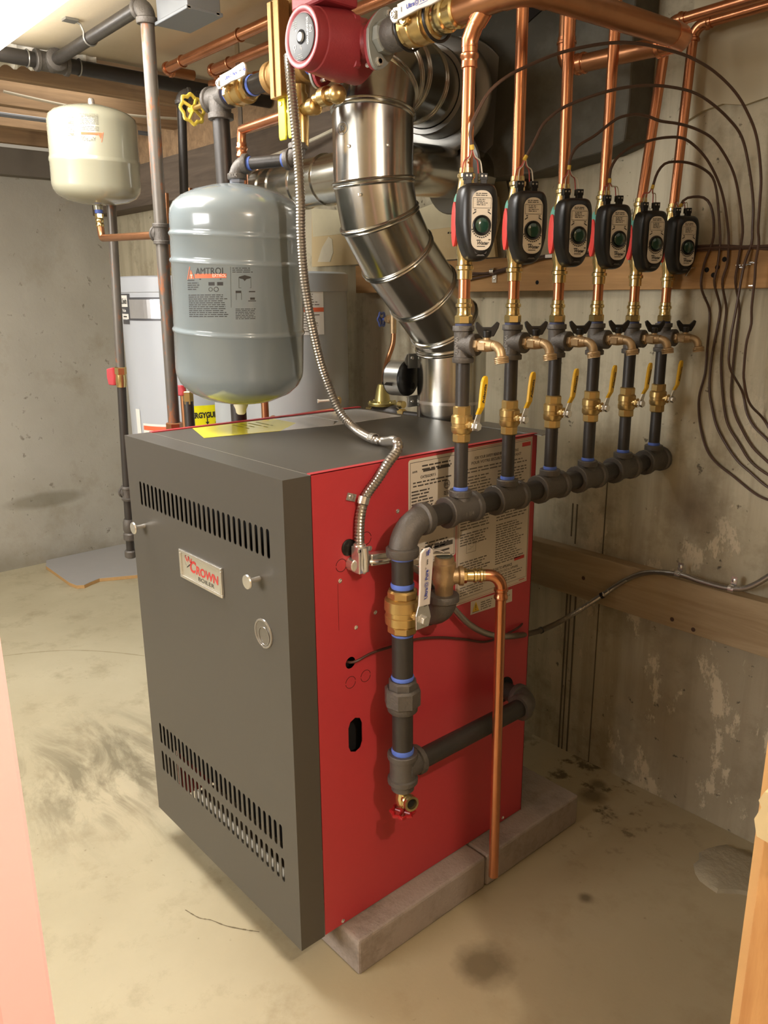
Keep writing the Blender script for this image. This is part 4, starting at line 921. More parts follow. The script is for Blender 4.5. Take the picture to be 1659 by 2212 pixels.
e = MB(); e.tube([c1 + X*.055] + arc2(c1, -X, Z, .03) + [c1 + Z*.06], .0200, 18)
for q in (.030, .045): e.lathe([(0, .0195), (.002, .0222), (.006, .0222), (.008, .0200)], c1 + X*q, X, 18)
e.lathe([(0, .0195), (.002, .0222), (.006, .0222), (.008, .0200)], c1 + Z*.045, Z, 18); e.build('elbow', COPPER, xo)
MB().cyl(c1 + Z*.05, V(c1.x, c1.y, 2.115), .0185, 18).build('pipe', COPPERD, xo)
# circulator pump
pu = thing('circulator_pump', 'dark red circulator pump hanging in the overhead line with grey dial plate', 'pump', (-.235, YL, ZL))
fc_ = V(-.235, .247, 1.858); ay = -Y
m = MB(); m.lathe([(0, .050), (.003, .0535), (.010, .0545), (.022, .0535), (.024, .056), (.060, .060), (.088, .0635), (.098, .0635), (.102, .056), (.125, .05), (.14, .045)], fc_ - Y*.004, Y, 32); m.build('motor_housing', REDPUMP, pu)
m = MB(); m.lathe([(-.002, .036), (.002, .044), (.004, .050), (.003, .0535), (-.001, .0535)], fc_ - Y*.003, -Y, 36, False); m.build('rim', M('pump_rim', '#94383d', .35, .1), pu)
fp = MB().lathe([(0, .040), (.003, .040), (.0035, .038)], fc_ - Y*.003, -Y, 36).build('dial_plate', M('dial_grey', '#3f4141', .45), pu)
MB().lathe([(0, .0125), (.001, .0125)], fc_ - Y*.0066, -Y, 24).build('dial_recess', DARK, fp)
MB().lathe([(0, .0085), (.005, .008), (.0055, .004)], fc_ + V(.002, -.0066, -.001), -Y, 18).build('dial_knob', M('knob_grey', '#a3a5a2', .35), fp)
fy = fc_.y - .0069
mb = MB(); mp2 = lambda x, y: V(fc_.x + .021 - y, fy, fc_.z + .006 + x)
text(mb, 'GRUNDFOS', .0072, mp2, .04, 0, width=.046)
for (x0, y0, x1, y1) in ((.030, .014, .036, .002), (.0285, .004, .037, .012), (.030, .014, .036, .0125), (.036, .002, .029, .003)):
    dx, dy = x1-x0, y1-y0; L = math.hypot(dx, dy); nx_, ny_ = -dy/L*.0006, dx/L*.0006
    mb.add([(fc_.x+x0+nx_-.003, fy, fc_.z+y0+ny_), (fc_.x+x1+nx_-.003, fy, fc_.z+y1+ny_), (fc_.x+x1-nx_-.003, fy, fc_.z+y1-ny_), (fc_.x+x0-nx_-.003, fy, fc_.z+y0-ny_)], [(0,1,2,3)])
mp3 = lambda x, y: V(fc_.x + x, fy, fc_.z + y)
for i in range(12):
    a_, b2 = 2*math.pi*i/12, 2*math.pi*(i+1)/12
    mb.add([mp3(-.021+.003*math.cos(a_), -.014+.003*math.sin(a_)), mp3(-.021+.0042*math.cos(a_), -.014+.0042*math.sin(a_)), mp3(-.021+.0042*math.cos(b2), -.014+.0042*math.sin(b2)), mp3(-.021+.003*math.cos(b2), -.014+.003*math.sin(b2))], [(0,1,2,3)])
bars(mb, [(-.0214, -.023, .0009, .006), (-.003, -.0195, .001, .006), (.0, -.0225, .001, .005), (-.016, .012, .003, .003)], mp3)
mb.build('white_print', INKW, fp)
mb = MB(); words(mb, -.026, .030, .016, .014, 4, mp3, 51, .4); words(mb, -.016, -.027, .022, .010, 3, mp3, 52, .4); mb.build('grey_print', M('print_pale', '#a2a4a1', .6), fp)
MB().add([mp3(-.001, -.001), mp3(.006, .0005), mp3(-.001, .002)], [(0, 1, 2)])
m = MB(); m.lathe([(-.08, .022), (-.072, .030), (-.05, .034), (-.03, .050), (.03, .050), (.05, .034), (.072, .030), (.08, .022)], ln(-.238), X, 28); m.lathe([(-.035, .058), (.02, .060), (.036, .046), (.040, .02)], ln(-.238), Y, 28); m.build('volute', REDPUMP, pu)
tv = V(0, .30, .95).normalized(); tu = V(0, .95, -.30)
def oval(): 
    p = []
    for i in range(40):
        t = 2*math.pi*i/40; p.append((.036*math.cos(t)*(1 - .25*abs(math.sin(t))), .056*math.sin(t)))
    return p
for sx, x in ((-1, -.322), (1, -.152)):
    m = MB(); m.prism(oval(), ln(x) - X*.004, tu, tv, X*.009); m.build('pump_flange', REDPUMP, pu, bev=.0015)
    m = MB(); m.prism([(p[0]*1.04, p[1]*1.03) for p in oval()], ln(x) + X*(.0055 if sx > 0 else -.0125), tu, tv, X*.007); fo = m.build('companion_flange', M('flange_grey', '#8d8f88', .5, .4), pu, bev=.0012, label='grey steel companion flange')
    m = MB(); m.hexa(ln(x) + X*sx*.010, ln(x) + X*sx*.030, .030, 8); m.build('union_nut', MATS['flange_grey'], pu)
    for q in (-1, 1):
        bcen = ln(x) + tv*(.044*q); m = MB(); m.hexa(bcen + X*(.012 if sx > 0 else -.012), bcen + X*(.020 if sx > 0 else -.020), .0085); m.cyl(bcen - X*.02, bcen + X*.02, .0045, 10); m.build('bolt', CHROME, pu)
tb_ = MB(); tb_.box((-.295, .262, 1.915), (-.19, .345, 1.99)); tb_.build('terminal_box', REDPUMP, pu, bev=.006)
for an in (40, 140, 220, 320):
    q = fc_ + Y*.092 + V(math.cos(math.radians(an)), 0, math.sin(math.radians(an)))*.058
    MB().lathe([(0, .009), (.012, .009), (.013, .006), (.004, .004)], q + Y*.004, -Y, 12).build('bolt_boss', REDPUMP, pu)

# ---------------------------------------------------------------- grey expansion tank
TX, TY, TR = -.552, .272, .152
tk = thing('expansion_tank', 'large grey expansion tank hanging above the boiler top', 'tank', (TX, TY, 1.14))
ta, tb2 = V(-.574, .272, 1.135), V(-.536, .270, 1.636); td = (tb2-ta); TL = td.length; td = td.normalized()
prof = [(0, .006), (.004, .04), (.014, .085), (.032, .122), (.052, .142), (.072, .1505), (.085, .152)]
for hb in (.176, .330, .388):
    prof += [(hb-.006, .152), (hb-.003, .1545), (hb, .1555), (hb+.003, .1545), (hb+.006, .152), (hb+.009, .1512), (hb+.012, .152)]
prof += [(.428, .152), (.440, .1505), (.455, .143), (.470, .125), (.484, .095), (.495, .055), (.501, .012)]
prof = sorted(prof)
MB().lathe(prof, ta, td, 64).build('shell', TANKG, tk)
MB().lathe([(0, .017), (.008, .018), (.016, .014), (.026, .012), (.030, .0085)], ta + td*.003, -td, 16).build('valve_cap', WPLAST, tk, label='white plastic air valve cap')
va = math.atan2(-.755-TY, 1.129-TX)
tm = lambda x, y, R=.1526: ta + td*(.206 + y*.80) + V(math.cos(va + (x*.86 - .018)/TR), math.sin(va + (x*.86 - .018)/TR), 0)*R
tm2 = lambda x, y: tm(x, y)
# print block: x measured along the shell
xo_ = -.082
mb = MB(); text(mb, 'AMTROL', .0250, lambda x, y: tm(x + xo_ + .030, y + .1245), .0, 0, width=.082)
words(mb, xo_-.040, .098, .045, .022, 4, tm, 61, .4, .4); bars(mb, [(xo_-.040, .1015, .024, .002), (xo_+.0, .1035, .06, .0026), (xo_+.026, .088, .016, .009), (xo_+.049, .088, .015, .009)], tm)
words(mb, xo_-.038, .066, .114, .062, 12, tm, 62, .4, .12); words(mb, xo_+.088, .140, .056, .020, 4, tm, 63, .36, .3); words(mb, xo_+.094, .028, .056, .030, 7, tm, 64, .36, .2)
for cx, cy, r in ((.031, .078, .0055), (.046, .078, .0065)):
    for i in range(16):
        a_, b2 = 2*math.pi*i/16, 2*math.pi*(i+1)/16
        mb.add([tm(xo_+cx+r*math.cos(a_), cy+r*math.sin(a_)), tm(xo_+cx+r*math.cos(b2), cy+r*math.sin(b2)), tm(xo_+cx+r*.75*math.cos(b2), cy+r*.75*math.sin(b2)), tm(xo_+cx+r*.75*math.cos(a_), cy+r*.75*math.sin(a_))], [(0,1,2,3)])
bars(mb, [(xo_+.103, .082, .0008, .026), (xo_+.133, .082, .0008, .026), (xo_+.103, .081, .031, .0008), (xo_+.103, .108, .031, .0008)], tm)
mb.add([tm(xo_+.103, .110), tm(xo_+.106, .106), tm(xo_+.114, .104), tm(xo_+.118, .099), tm(xo_+.122, .104), tm(xo_+.131, .106), tm(xo_+.134, .110), tm(xo_+.118, .1145)], [(0,1,2,3,4,5,6,7)])
bars(mb, [(xo_+.095, .068, .014, .006), (xo_+.096, .050, .0008, .018), (xo_+.109, .050, .0008, .018), (xo_+.128, .070, .016, .003), (xo_+.131, .050, .012, .006), (xo_+.126, .046, .02, .002), (xo_+.083, .03, .0006, .11)], tm)
mb.build('dark_print', INK, tk)
mb = MB(); bars(mb, [(xo_-.014 + .087*i/12, .1075, .087/12, .0115) for i in range(12)], tm)
mb.add([tm(xo_-.041, .105), tm(xo_-.038, .105), tm(xo_-.029, .138), tm(xo_-.031, .138)], [(0,1,2,3)])
mb.add([tm(xo_-.034, .107), tm(xo_-.016, .107), tm(xo_-.027, .130)], [(0,1,2)]); mb.build('orange_print', INKO, tk)
mb = MB(); text(mb, 'EXTROL', .011, lambda x, y: tm(x + xo_ + .055, y + .1133, .1529), .02, 0, width=.036)
text(mb, 'T', .013, lambda x, y: tm(x + xo_ - .025, y + .112, .1529), .03); mb.build('pale_print', M('print_tank', '#d9cbbb', .5), tk)
# its feed: hex bushing, elbow, nipple, elbow, riser into the yellow valve
ft = thing('tank_feed', 'black iron elbows and nipple feeding the top of the grey tank', 'pipe', (-.535, .27, 1.64))
e0 = V(-.535, .270, 1.672); e1 = V(-.402, .345, 1.676); q = (e1-e0).normalized()
MB().hexa(tb2 - Z*.003, tb2 + Z*.024, .0165).build('hex_bushing', M('bushing_grey', '#8d919a', .4, .4), ft)
f = MB(); f_elbow(f, e0, Z, q, .0175, .030, .0215, .012); f.build('elbow', FIT, ft)
f = MB(); f_elbow(f, e1, q, Z, .0175, .030, .0215, .012); f.build('elbow', FIT, ft)
MB().cyl(e0 + q*.026, e1 - q*.026, .0135, 16).build('nipple', IRON, ft); sealant(e0 + q*.034, q, .0135, ft, .008); sealant(e1 - q*.034, q, .0135, ft, .008)
MB().cyl(e1 + Z*.02, e1 + Z*.06, .0115, 14).build('nipple', MATS['bushing_grey'], ft)
mb = MB(); text(mb, '12X', .011, onto(e0 + V(.0125, -.0185, -.024), (.8, .6, 0), Z), .03); mb.build('cast_mark', MATS['cast_mark'], ft)
yv = thing('feed_valve', 'brass fill valve with a pair of bright yellow tee handles below the air separator', 'valve', (-.445, .345, 1.76))
vc = V(-.398, .352, 1.772)
b = MB(); b.lathe([(-.075, .010), (-.07, .016), (-.03, .018), (.03, .018), (.035, .014), (.05, .013)], vc, Z, 16); b.lathe([(-.06, .012), (-.056, .0165), (-.04, .0165), (-.036, .013), (.036, .013), (.04, .0175), (.056, .0175), (.06, .012)], vc, X, 16); b.build('body', BRASS, yv)
for dx in (-.030, .004):
    h = MB(); h.prism([(-.012, .030), (.012, .030), (.012, .018), (.014, -.004), (.014, -.050), (.011, -.058), (-.009, -.058), (-.012, -.050), (-.012, -.004)], vc + V(dx, -.024, 0), X, Z, V(0, -.006, 0)); h = h.build('tee_handle', YBR, yv, bev=.002)
    MB().lathe([(0, .0045), (.002, .0045)], vc + V(dx, -.030, .014), -Y, 10).build('handle_screw', BRASS, h)
b = MB(); b.lathe([(.056, .012), (.075, .011), (.08, .019), (.098, .019), (.10, .013), (.118, .013)], vc + Z*.012, X, 16); b.ball(vc + V(.128, 0, .010), .019, 14, 10); b.build('air_vent', BRASS, yv)
mb = MB(); cc = V(-.672, .372, 1.775)
cbp = thing('copper_branch', 'bright copper branch turning down behind the grey tank top', 'pipe', (-.672, .372, 1.7))
mb.tube([V(cc.x, cc.y, 1.55), cc - Z*.04] + arc2(cc, Z, (vc - cc), .028) + [vc - X*.05], .0112, 16); mb.build('pipe', COPPER, cbp)
mb = MB(); mb.lathe([(0, .0112), (.002, .0142), (.008, .0142), (.010, .0125), (.018, .0125), (.020, .0142), (.024, .0142), (.026, .0125), (.034, .0122)], cc - Z*.062, Z, 18); mb.build('press_ring', COPPER, cbp)
tag(MB().box((-1.045, .598, 1.62), (-1.025, .601, 2.11)).build('hanger_strap', GALV), 'thin bright metal strap hanging behind the yellow tee handles', 'strap')

# ---------------------------------------------------------------- galvanised flue
fu = thing('flue_pipe', 'shiny galvanised flue pipe climbing from the boiler to the chimney block', 'duct', (-.365, .79, .94))
FR = .091
A = [V(-.365, .795, .93), V(-.365, .795, 1.165), V(-.365, .795, 1.262), V(-.363, .762, 1.318), V(-.357, .680, 1.395), V(-.353, .590, 1.480), V(-.350, .532, 1.560), V(-.350, .515, 1.635), V(-.350, .515, 1.705), V(-.350, .515, 1.778), V(-.357, .532, 1.838), V(-.374, .572, 1.872), V(-.395, .618, 1.885), V(-.44, .72, 1.890), V(-.49, .83, 1.893)]
bead = {2: 1, 3: 1, 4: 1, 5: 1, 6: 1, 7: 1, 9: 1, 10: 1, 11: 1, 12: 1, 13: 1}
def sect(i, n=44):
    p, q = A[i], A[i+1]; d = (q-p).normalized()
    dp = (A[i]-A[i-1]).normalized() if i else d; dn = (A[i+2]-A[i+1]).normalized() if i+2 < len(A) else d
    n0 = (dp+d).normalized(); n1 = (d+dn).normalized()
    u = (X - d*X.dot(d)).normalized(); v = d.cross(u); R0, R1 = [], []
    def ringat(base, nrm, t, r, L):
        out = []
        for j in range(n):
            o = (u*math.cos(2*math.pi*j/n) + v*math.sin(2*math.pi*j/n))*r
            k = -o.dot(nrm)/d.dot(nrm)
            out.append(base + o + d*(k + t))
        return out
    L = (q-p).length; rs = []
    tt = [(0, .0), (.0015, .0035), (.004, .005), (.0065, .0035), (.008, .0)] if i in bead else [(0, 0)]
    for t, e in tt: rs.append(ringat(p, n0, t, FR + e, L))
    if i+1 in bead:
        for t, e in ((.008, 0), (.006, .0028), (.004, .0038), (.002, .0028), (0, 0)): rs.append(ringat(q, n1, -t, FR + e, L))
    else: rs.append(ringat(q, n1, 0, FR, L))
    m = MB(); m.rings(rs, False); return m
for i in range(len(A)-1): sect(i).build('pipe_section', GALV, fu)
s_ = MB(); s_.lathe([(-.004, FR+.0008), (.004, FR+.0008)], (-.365, .795, 1.115), Z, 44, False); s_.build('bright_band', CHROME, fu)
MB().lathe([(-.002, FR), (-.002, FR+.012), (0, FR+.012), (0, FR)], (-.365, .795, .945), Z, 40, False).build('base_collar', GALVD, fu)
dirw = V(-.165, .38, .01).normalized(); rc = V(-.49, .83, 1.893)
MB().lathe([(0, .093), (.0, .104), (.010, .106), (.03, .104), (.22, .104)], rc - dirw*.03, dirw, 44, False).build('thimble_sleeve', GALVD, fu)
cl_ = MB(); cl_.lathe([(.06, .105), (.06, .136), (.064, .142), (.070, .144), (.074, .140), (.074, .108)], rc, dirw, 52, False); cl_.lathe([(.17, .105), (.17, .163), (.176, .165), (.18, .161), (.18, .11)], rc, dirw, 52, False); cl_.build('chimney_collar', GALVD, fu, label='wide dull collar ring against the chimney')
for an, zz in ((-75, 1.70), (-20, 1.70), (-60, 1.60)):
    e = V(math.cos(math.radians(an)), math.sin(math.radians(an)), 0); MB().lathe([(0, .004), (.002, .004), (.003, .002)], V(-.35, .515, zz) + e*FR, e, 8).build('screw', CHROME, fu)
mb = MB(); e = V(math.cos(math.radians(-95)), math.sin(math.radians(-95)), 0); tt = V(-e.y, e.x, 0); o = V(-.35, .515, 1.735) + e*(FR+.0004)
fm = lambda x, y: V(-.35 + (FR+.0006)*math.cos(math.radians(-88) + x/FR), .515 + (FR+.0006)*math.sin(math.radians(-88) + x/FR), 1.738 + y)
text(mb, '26', .014, fm, .02)
for i in range(20):
    a_, b2 = 2*math.pi*i/20, 2*math.pi*(i+1)/20
    mb.add([fm(.017*math.cos(a_), .013*math.sin(a_)), fm(.017*math.cos(b2), .013*math.sin(b2)), fm(.0155*math.cos(b2), .0118*math.sin(b2)), fm(.0155*math.cos(a_), .0118*math.sin(a_))], [(0,1,2,3)])
mb.build('gauge_stamp', M('stamp_grey', '#86847e', .4, .7), fu)
# flue of the water heaters, joining behind
hf = thing('heater_flue', 'smaller galvanised flue from the water heaters joining behind the main flue', 'duct', (-1.2, .86, 1.7))
p, q = V(-1.09, .72, 1.701), V(-.62, .725, 1.706)
d = (q-p).normalized(); L = (q-p).length
pr = [(-.02, .066)]
for h in (.03, .085, .19, .30):
    pr += [(h-.006, .066), (h-.002, .070), (h+.002, .070), (h+.006, .066)]
pr += [(L, .066)]
MB().lathe(pr, p, d, 36, False).build('pipe', GALV, hf)
MB().tube([p - d*.015] + arc2(p - d*.085, -d, V(0, 0, -1), .07) + [V(-1.175, .735, 1.60), V(-1.175, .79, 1.50), V(-1.175, .80, 1.45)], .0655, 28).build('elbow', GALV, hf)
MB().tube([q - d*.01] + arc2(q + d*.10, d, V(.05, 1, 0), .085) + [q + d*.10 + V(.01, .32, .005)], .0655, 28).build('elbow', GALV, hf)
MB().lathe([(0, .067), (0, .105), (.004, .108), (.008, .105), (.008, .067)], q + d*.10 + V(.008, .21, .004), V(.05, 1, 0), 36, False).build('wall_collar', GALVD, hf)
# vent damper motor on the flue collar
dm = thing('damper_motor', 'round black vent damper motor with silver band beside the flue base', 'motor', (-.50, .76, 1.16))
mc = (-0.448, 0.72, 1.172); mc = V(mc)
mx = V(-.96, -.20, 0).normalized()
MB().lathe([(0, .040), (.002, .046), (.005, .047), (.055, .047), (.057, .044)], mc, mx, 36).build('motor_case', BLK, dm)
mb = MB(); mb.lathe([(.008, .0475), (.052, .0475)], mc, mx, 36, False); mb.build('silver_band', M('band_silver', '#b9bab6', .3, .7), dm)
u_, v_, w_ = frame(mx)
mb = MB(); mb.prism([(-.02, -.004), (.02, -.004), (.02, .004), (-.02, .004)], mc + mx*.03 + V(0, -.0475, -.012), X, Z, V(0, -.001, 0)); mb.build('black_stripe', BLK, dm)
br = MB(); br.box((mc.x+.004, mc.y-.012, mc.z+.028), (mc.x+.010, mc.y+.06, mc.z+.066)); br.box((mc.x+.004, mc.y-.012, mc.z-.075), (mc.x+.010, mc.y+.06, mc.z-.045)); br.lathe([(0, .017), (.004, .017)], V(mc.x+.004, mc.y-.006, mc.z+.050), X, 18); br.build('bracket', GALVD, dm, bev=.001)
for dz in (.055, -.06): MB().lathe([(0, .005), (.003, .004)], V(mc.x+.010, mc.y, mc.z+dz), X, 10).build('bracket_screw', CHROME, dm)
MB().lathe([(0, .009), (.002, .009)], mc + V(.001, .01, -.02), -mx, 14).build('shaft_bore', DARK, dm)
# pressure regulator and gauge cock on the back wall
rg = thing('pressure_regulator', 'gold bell-shaped pressure regulator on iron pipe behind the boiler', 'regulator', (-.82, .95, 1.03))
rq = V((-0.822, 0.95, 1.049))
b = MB(); b.lathe([(0, .046), (.003, .048), (.006, .046), (.010, .026), (.05, .019), (.062, .015), (.064, .011)], rq, Z, 28); b.build('bell', ZINCY, rg)
MB().lathe([(-.004, .044), (0, .047), (.003, .044)], rq - Z*.002, Z, 28).build('flange', ZINCY, rg)
for an in range(0, 360, 60): MB().lathe([(0, .004), (.004, .004)], rq + V(.04*math.cos(math.radians(an)), .04*math.sin(math.radians(an)), .006), Z, 8).build('bolt', ZINCY, rg)
b = MB(); b.lathe([(-.055, .014), (-.05, .022), (.035, .026), (.05, .020), (.06, .014)], rq - Z*.026 + V(.02, 0, 0), V(1, .1, 0), 20); b.build('body', IRON, rg)
b = MB(); b.hexa(rq + V(.07, .005, -.026), rq + V(.10, .008, -.026), .017); b.hexa(rq + V(-.075, 0, -.026), rq + V(-.05, 0, -.026), .012); b.lathe([(0, .012), (.02, .012)], rq + V(.06, .02, .002), X, 12); b.build('brass_union', BRASSY, rg)
MB().cyl(rq + V(.10, .008, -.026), rq + V(.30, .03, -.026), .012, 14).build('iron_pipe', IRON, rg)
gc_ = thing('gauge_cock', 'blue handwheel stop valve with bent copper tube on the back wall', 'valve', (-.82, 1.05, 1.3))
g0 = V((-0.891, 1.06, 1.311))
b = MB(); b.cyl(g0 - Z*.045, g0 + Z*.05, .011, 12); b.cyl(g0, g0 - X*.035, .010, 12); b.hexa(g0 - X*.012, g0 - X*.028, .014); b.build('body', BRONZE, gc_)
w = MB(); wc = g0 - X*.050 - Y*.006; gd = V(-1, -.25, 0).normalized(); u_, v_, d_ = frame(gd); rs = []
for i in range(37):
    t = 2*math.pi*i/36; R = .021 + .0028*math.cos(6*t); e = u_*math.cos(t) + v_*math.sin(t)
    rs.append([wc + e*(R + .0045*math.cos(2*math.pi*j/8)) + d_*.0035*math.sin(2*math.pi*j/8) for j in range(8)])
w.rings(rs, False)
for i in range(3): e = u_*math.cos(i*2.09+.5) + v_*math.sin(i*2.09+.5); w.cyl(wc, wc + e*.02, .003, 6)
w.cyl(wc + d_*.004, g0 - X*.02, .0045, 8); w.build('handwheel', BLUEH, gc_)
MB().tube(catmull([g0 - Z*.04, V((-0.889, 1.06, 1.267)), V((-0.883, 1.05, 1.23)), V((-0.884, 1.03, 1.185)), V((-0.855, 0.99, 1.144)), V((-0.818, 0.955, 1.1))], 6), .0085, 12).build('copper_tube', COPPERD, gc_)

# ---------------------------------------------------------------- cream expansion tank on the rusty pipe
ct = thing('cream_tank', 'small cream expansion tank hanging from copper at the upper left', 'tank', (-1.35, .29, 1.65))
a, b_ = V(-1.362, .29, 1.655), V(-1.338, .288, 1.930); d = (b_-a).normalized(); L = (b_-a).length; R = .127
MB().lathe([(0, .008), (.004, .05), (.012, .088), (.024, .112), (.040, .1235), (.055, R), (.112, R), (.118, R+.002), (.122, R+.002), (.128, R), (.132, R-.001), (L-.05, R-.001), (L-.035, .121), (L-.022, .105), (L-.012, .078), (L-.004, .04), (L, .01)], a, d, 56).build('shell', TANKB, ct)
MB().lathe([(0, .010), (.004, .0095), (.014, .0085), (.017, .006)], b_ - d*.002, d, 14).build('valve_cap', CHROME, ct)
va2 = math.atan2(-.755-.29, 1.129+1.35)
cm = lambda x, y: a + d*(.185 - y) + V(math.cos(va2 + .02 - x/R), math.sin(va2 + .02 - x/R), 0)*(R + .0002)
mb = MB(); text(mb, 'AMTROL', .0165, lambda x, y: cm(x + .016, y + .022), .0, 0, width=.040)
words(mb, -.014, .002, .05, .012, 4, cm, 71, .4); words(mb, -.014, -.014, .05, .028, 9, cm, 72, .42, .1); words(mb, .052, .016, .026, .05, 10, cm, 73, .2, .4); bars(mb, [(.056, .008, .010, .004), (.062, -.020, .008, .004)], cm); mb.build('dark_print', M('print_olive', '#6d6a5c', .6), ct)
mb = MB(); bars(mb, [(-.010 + .045*i/8, .006, .045/8, .006) for i in range(8)], cm); mb.add([cm(-.026, .004), cm(-.024, .004), cm(-.018, .030), cm(-.0195, .030)], [(0,1,2,3)]); mb.add([cm(-.022, .006), cm(-.010, .006), cm(-.017, .022)], [(0,1,2)]); mb.build('orange_print', INKO, ct)
tc = thing('tank_copper', 'copper tee branch with blue thread seal joining the cream tank to the rusty pipe', 'pipe', (-1.36, .29, 1.6))
MB().lathe([(0, .014), (.014, .0135)], a + Z*.002, -Z, 14).build('tank_spud', TANKB, tc); sealant(a - Z*.016, Z, .0105, tc, .012)
b = MB(); b.hexa(a - Z*.022, a - Z*.036, .0125); b.lathe([(0, .0105), (.004, .0125), (.008, .0125), (.012, .0105), (.018, .0125), (.022, .0125), (.026, .010)], a - Z*.036, -Z, 14); b.build('press_adapter', BRASSY, tc)
e = V(a.x+.002, a.y, 1.562); q = V(-.955, .285, 1.548)
MB().tube([a - Z*.05] + arc2(e, -Z, (q-e), .028) + [q], .0105, 14).build('copper_pipe', COPPERD, tc)
# thin iron drop leg in the corner
tg = thing('iron_drop_leg', 'thin iron gas drop leg with red valve hanging before the left wall', 'pipe', (-1.45, .35, .48))
p0, p1 = V(-1.392, .35, 1.80), V(-1.508, .35, .50); lp2 = lambda t: p0.lerp(p1, t)
MB().cyl(p0, lp2(.50), .0145, 14).build('pipe', 'old_pipe', tg); MB().cyl(lp2(.515), lp2(.985), .0145, 14).build('pipe', IRON, tg)
MB().tube([p0, p0 + V(0, .01, .03), p0 + V(-.02, .05, .05), p0 + V(-.09, .08, .055)], .0145, 12).build('bend', IRON, tg)
b = MB(); b.hexa(lp2(.487), lp2(.507), .019); b.lathe([(0, .0165), (.025, .0185), (.045, .0165)], lp2(.503), p1-p0, 14); b.build('brass_valve', BRASSY, tg)
MB().prism([(-.012, .026), (.010, .030), (.014, .0), (.010, -.030), (-.010, -.028), (-.014, 0)], lp2(.512) + V(-.030, -.01, 0), (.6, .7, 0), Z, V(.0, -.014, 0)).build('red_lever', M('lever_red', '#a8343a', .4), tg, bev=.003)
f = MB(); f_tee(f, lp2(.822), p1-p0, V(-1, -.2, 0), .017, .026, .026, .0205, .01); f.build('tee', FIT, tg)
b = MB(); b.lathe([(0, .017), (.01, .021), (.04, .021), (.05, .0175), (.055, .022), (.075, .022), (.08, .017)], lp2(.895), p1-p0, 16); b.lathe([(0, .0165), (.004, .0205), (.025, .0205), (.028, .017)], lp2(.985), p1-p0, 16); b.build('couplings', FIT, tg)

# ---------------------------------------------------------------- water heaters
def heater(name, label, c, R, top, bot, m):
    h = thing(name, label, 'water heater', (c[0], c[1], 0))
    MB().lathe([(0, R-.004), (.012, R), (.05, R), (.052, R-.003), (bot, R-.003), (bot+.001, R), (top-.062, R), (top-.060, R+.004), (top-.006, R+.004), (top, R-.004), (top, .01)], (c[0], c[1], 0), Z, 64).build('jacket', m, h)
    for dx in (-.10, .10):
        MB().cyl((c[0]+dx, c[1], top-.01), (c[0]+dx, c[1]+.01, 1.80), .0112, 12).build('supply_pipe', COPPERD, h)
        MB().lathe([(0, .017), (.02, .017), (.022, .0135), (.04, .0135)], (c[0]+dx, c[1], top), Z, 14).build('nipple', BRASSY, h)
    return h
h1c, R1 = (-1.99, .876), .247
h1 = heater('water_heater', 'pale grey water heater in the far corner with a badge, left of two', h1c, R1, 1.468, .1, HEATW)
av = math.atan2(-.755-h1c[1], 1.129-h1c[0])
hm = lambda x, y: V(h1c[0] + (R1+.0012)*math.cos(av + x/R1), h1c[1] + (R1+.0012)*math.sin(av + x/R1), y)
def skin(mb, pts, mp): mb.add([mp(*p) for p in pts], [tuple(range(len(pts)))])
def band(mb, x0, x1, y0, y1, mp, n=10):
    for i in range(n):
        a_, b2 = x0 + (x1-x0)*i/n, x0 + (x1-x0)*(i+1)/n; mb.add([mp(a_, y0), mp(b2, y0), mp(b2, y1), mp(a_, y1)], [(0,1,2,3)])
mb = MB(); band(mb, -.325, -.235, 1.385, 1.402, hm, 6); band(mb, -.265, -.075, 1.300, 1.388, hm, 12); band(mb, -.325, -.255, 1.325, 1.365, hm, 4); band(mb, -.318, -.250, 1.285, 1.302, hm, 4); mb.build('badge_back', M('badge_dark', '#4b4b4e', .4), h1)
h2m = lambda x, y: V(h1c[0] + (R1+.0022)*math.cos(av + x/R1), h1c[1] + (R1+.0022)*math.sin(av + x/R1), y)
mb = MB(); band(mb, -.240, -.080, 1.308, 1.380, h2m, 10); mb.build('badge_plate', M('badge_silver', '#bcbcbc', .25, .6), h1)
mb = MB(); band(mb, -.322, -.253, 1.352, 1.396, h2m, 4); band(mb, -.318, -.252, 1.305, 1.325, h2m, 4); mb.build('badge_white', LABELW, h1)
h3m = lambda x, y: V(h1c[0] + (R1+.003)*math.cos(av + x/R1), h1c[1] + (R1+.003)*math.sin(av + x/R1), y)
mb = MB(); text(mb, 'O.Smith', .030, lambda x, y: h3m(x-.286, y+1.373), .02, 0, width=.058); bars(mb, [(-.300, 1.312, .035, .005)], h3m); mb.build('badge_print', INK, h1)
mb = MB(); text(mb, 'ProLine', .016, lambda x, y: h3m(x-.288, y+1.338), .03, 0, width=.036); mb.build('badge_print', INKW, h1)
mb = MB(); band(mb, -.020, .125, .860, .968, h2m, 8); mb.build('yellow_label', YEL, h1, label='yellow energy label')
mb = MB(); text(mb, 'ENERGYGUIDE', .03, lambda x, y: h3m(x+.050, y+.928), .05, 0, width=.15); bars(mb, [(.061, .895, .004, .03), (.0, .896, .10, .003)], h3m); mb.add([h3m(.055, .902), h3m(.071, .902), h3m(.063, .890)], [(0,1,2)]); text(mb, '0', .035, lambda x, y: h3m(x+.045, y+.868), .02); mb.build('label_print', INK, h1)
mb = MB(); band(mb, -.215, -.02, .775, .895, h2m, 8); mb.build('white_label', LABELW, h1); mb = MB(); band(mb, -.212, -.02, .868, .886, h3m, 8); mb.build('orange_stripe', INKO, h1)
mb = MB(); band(mb, -.262, -.232, .76, .95, h2m, 2); mb.build('side_label', LABELW, h1)
h2c, R2_ = (-1.175, .80), .229
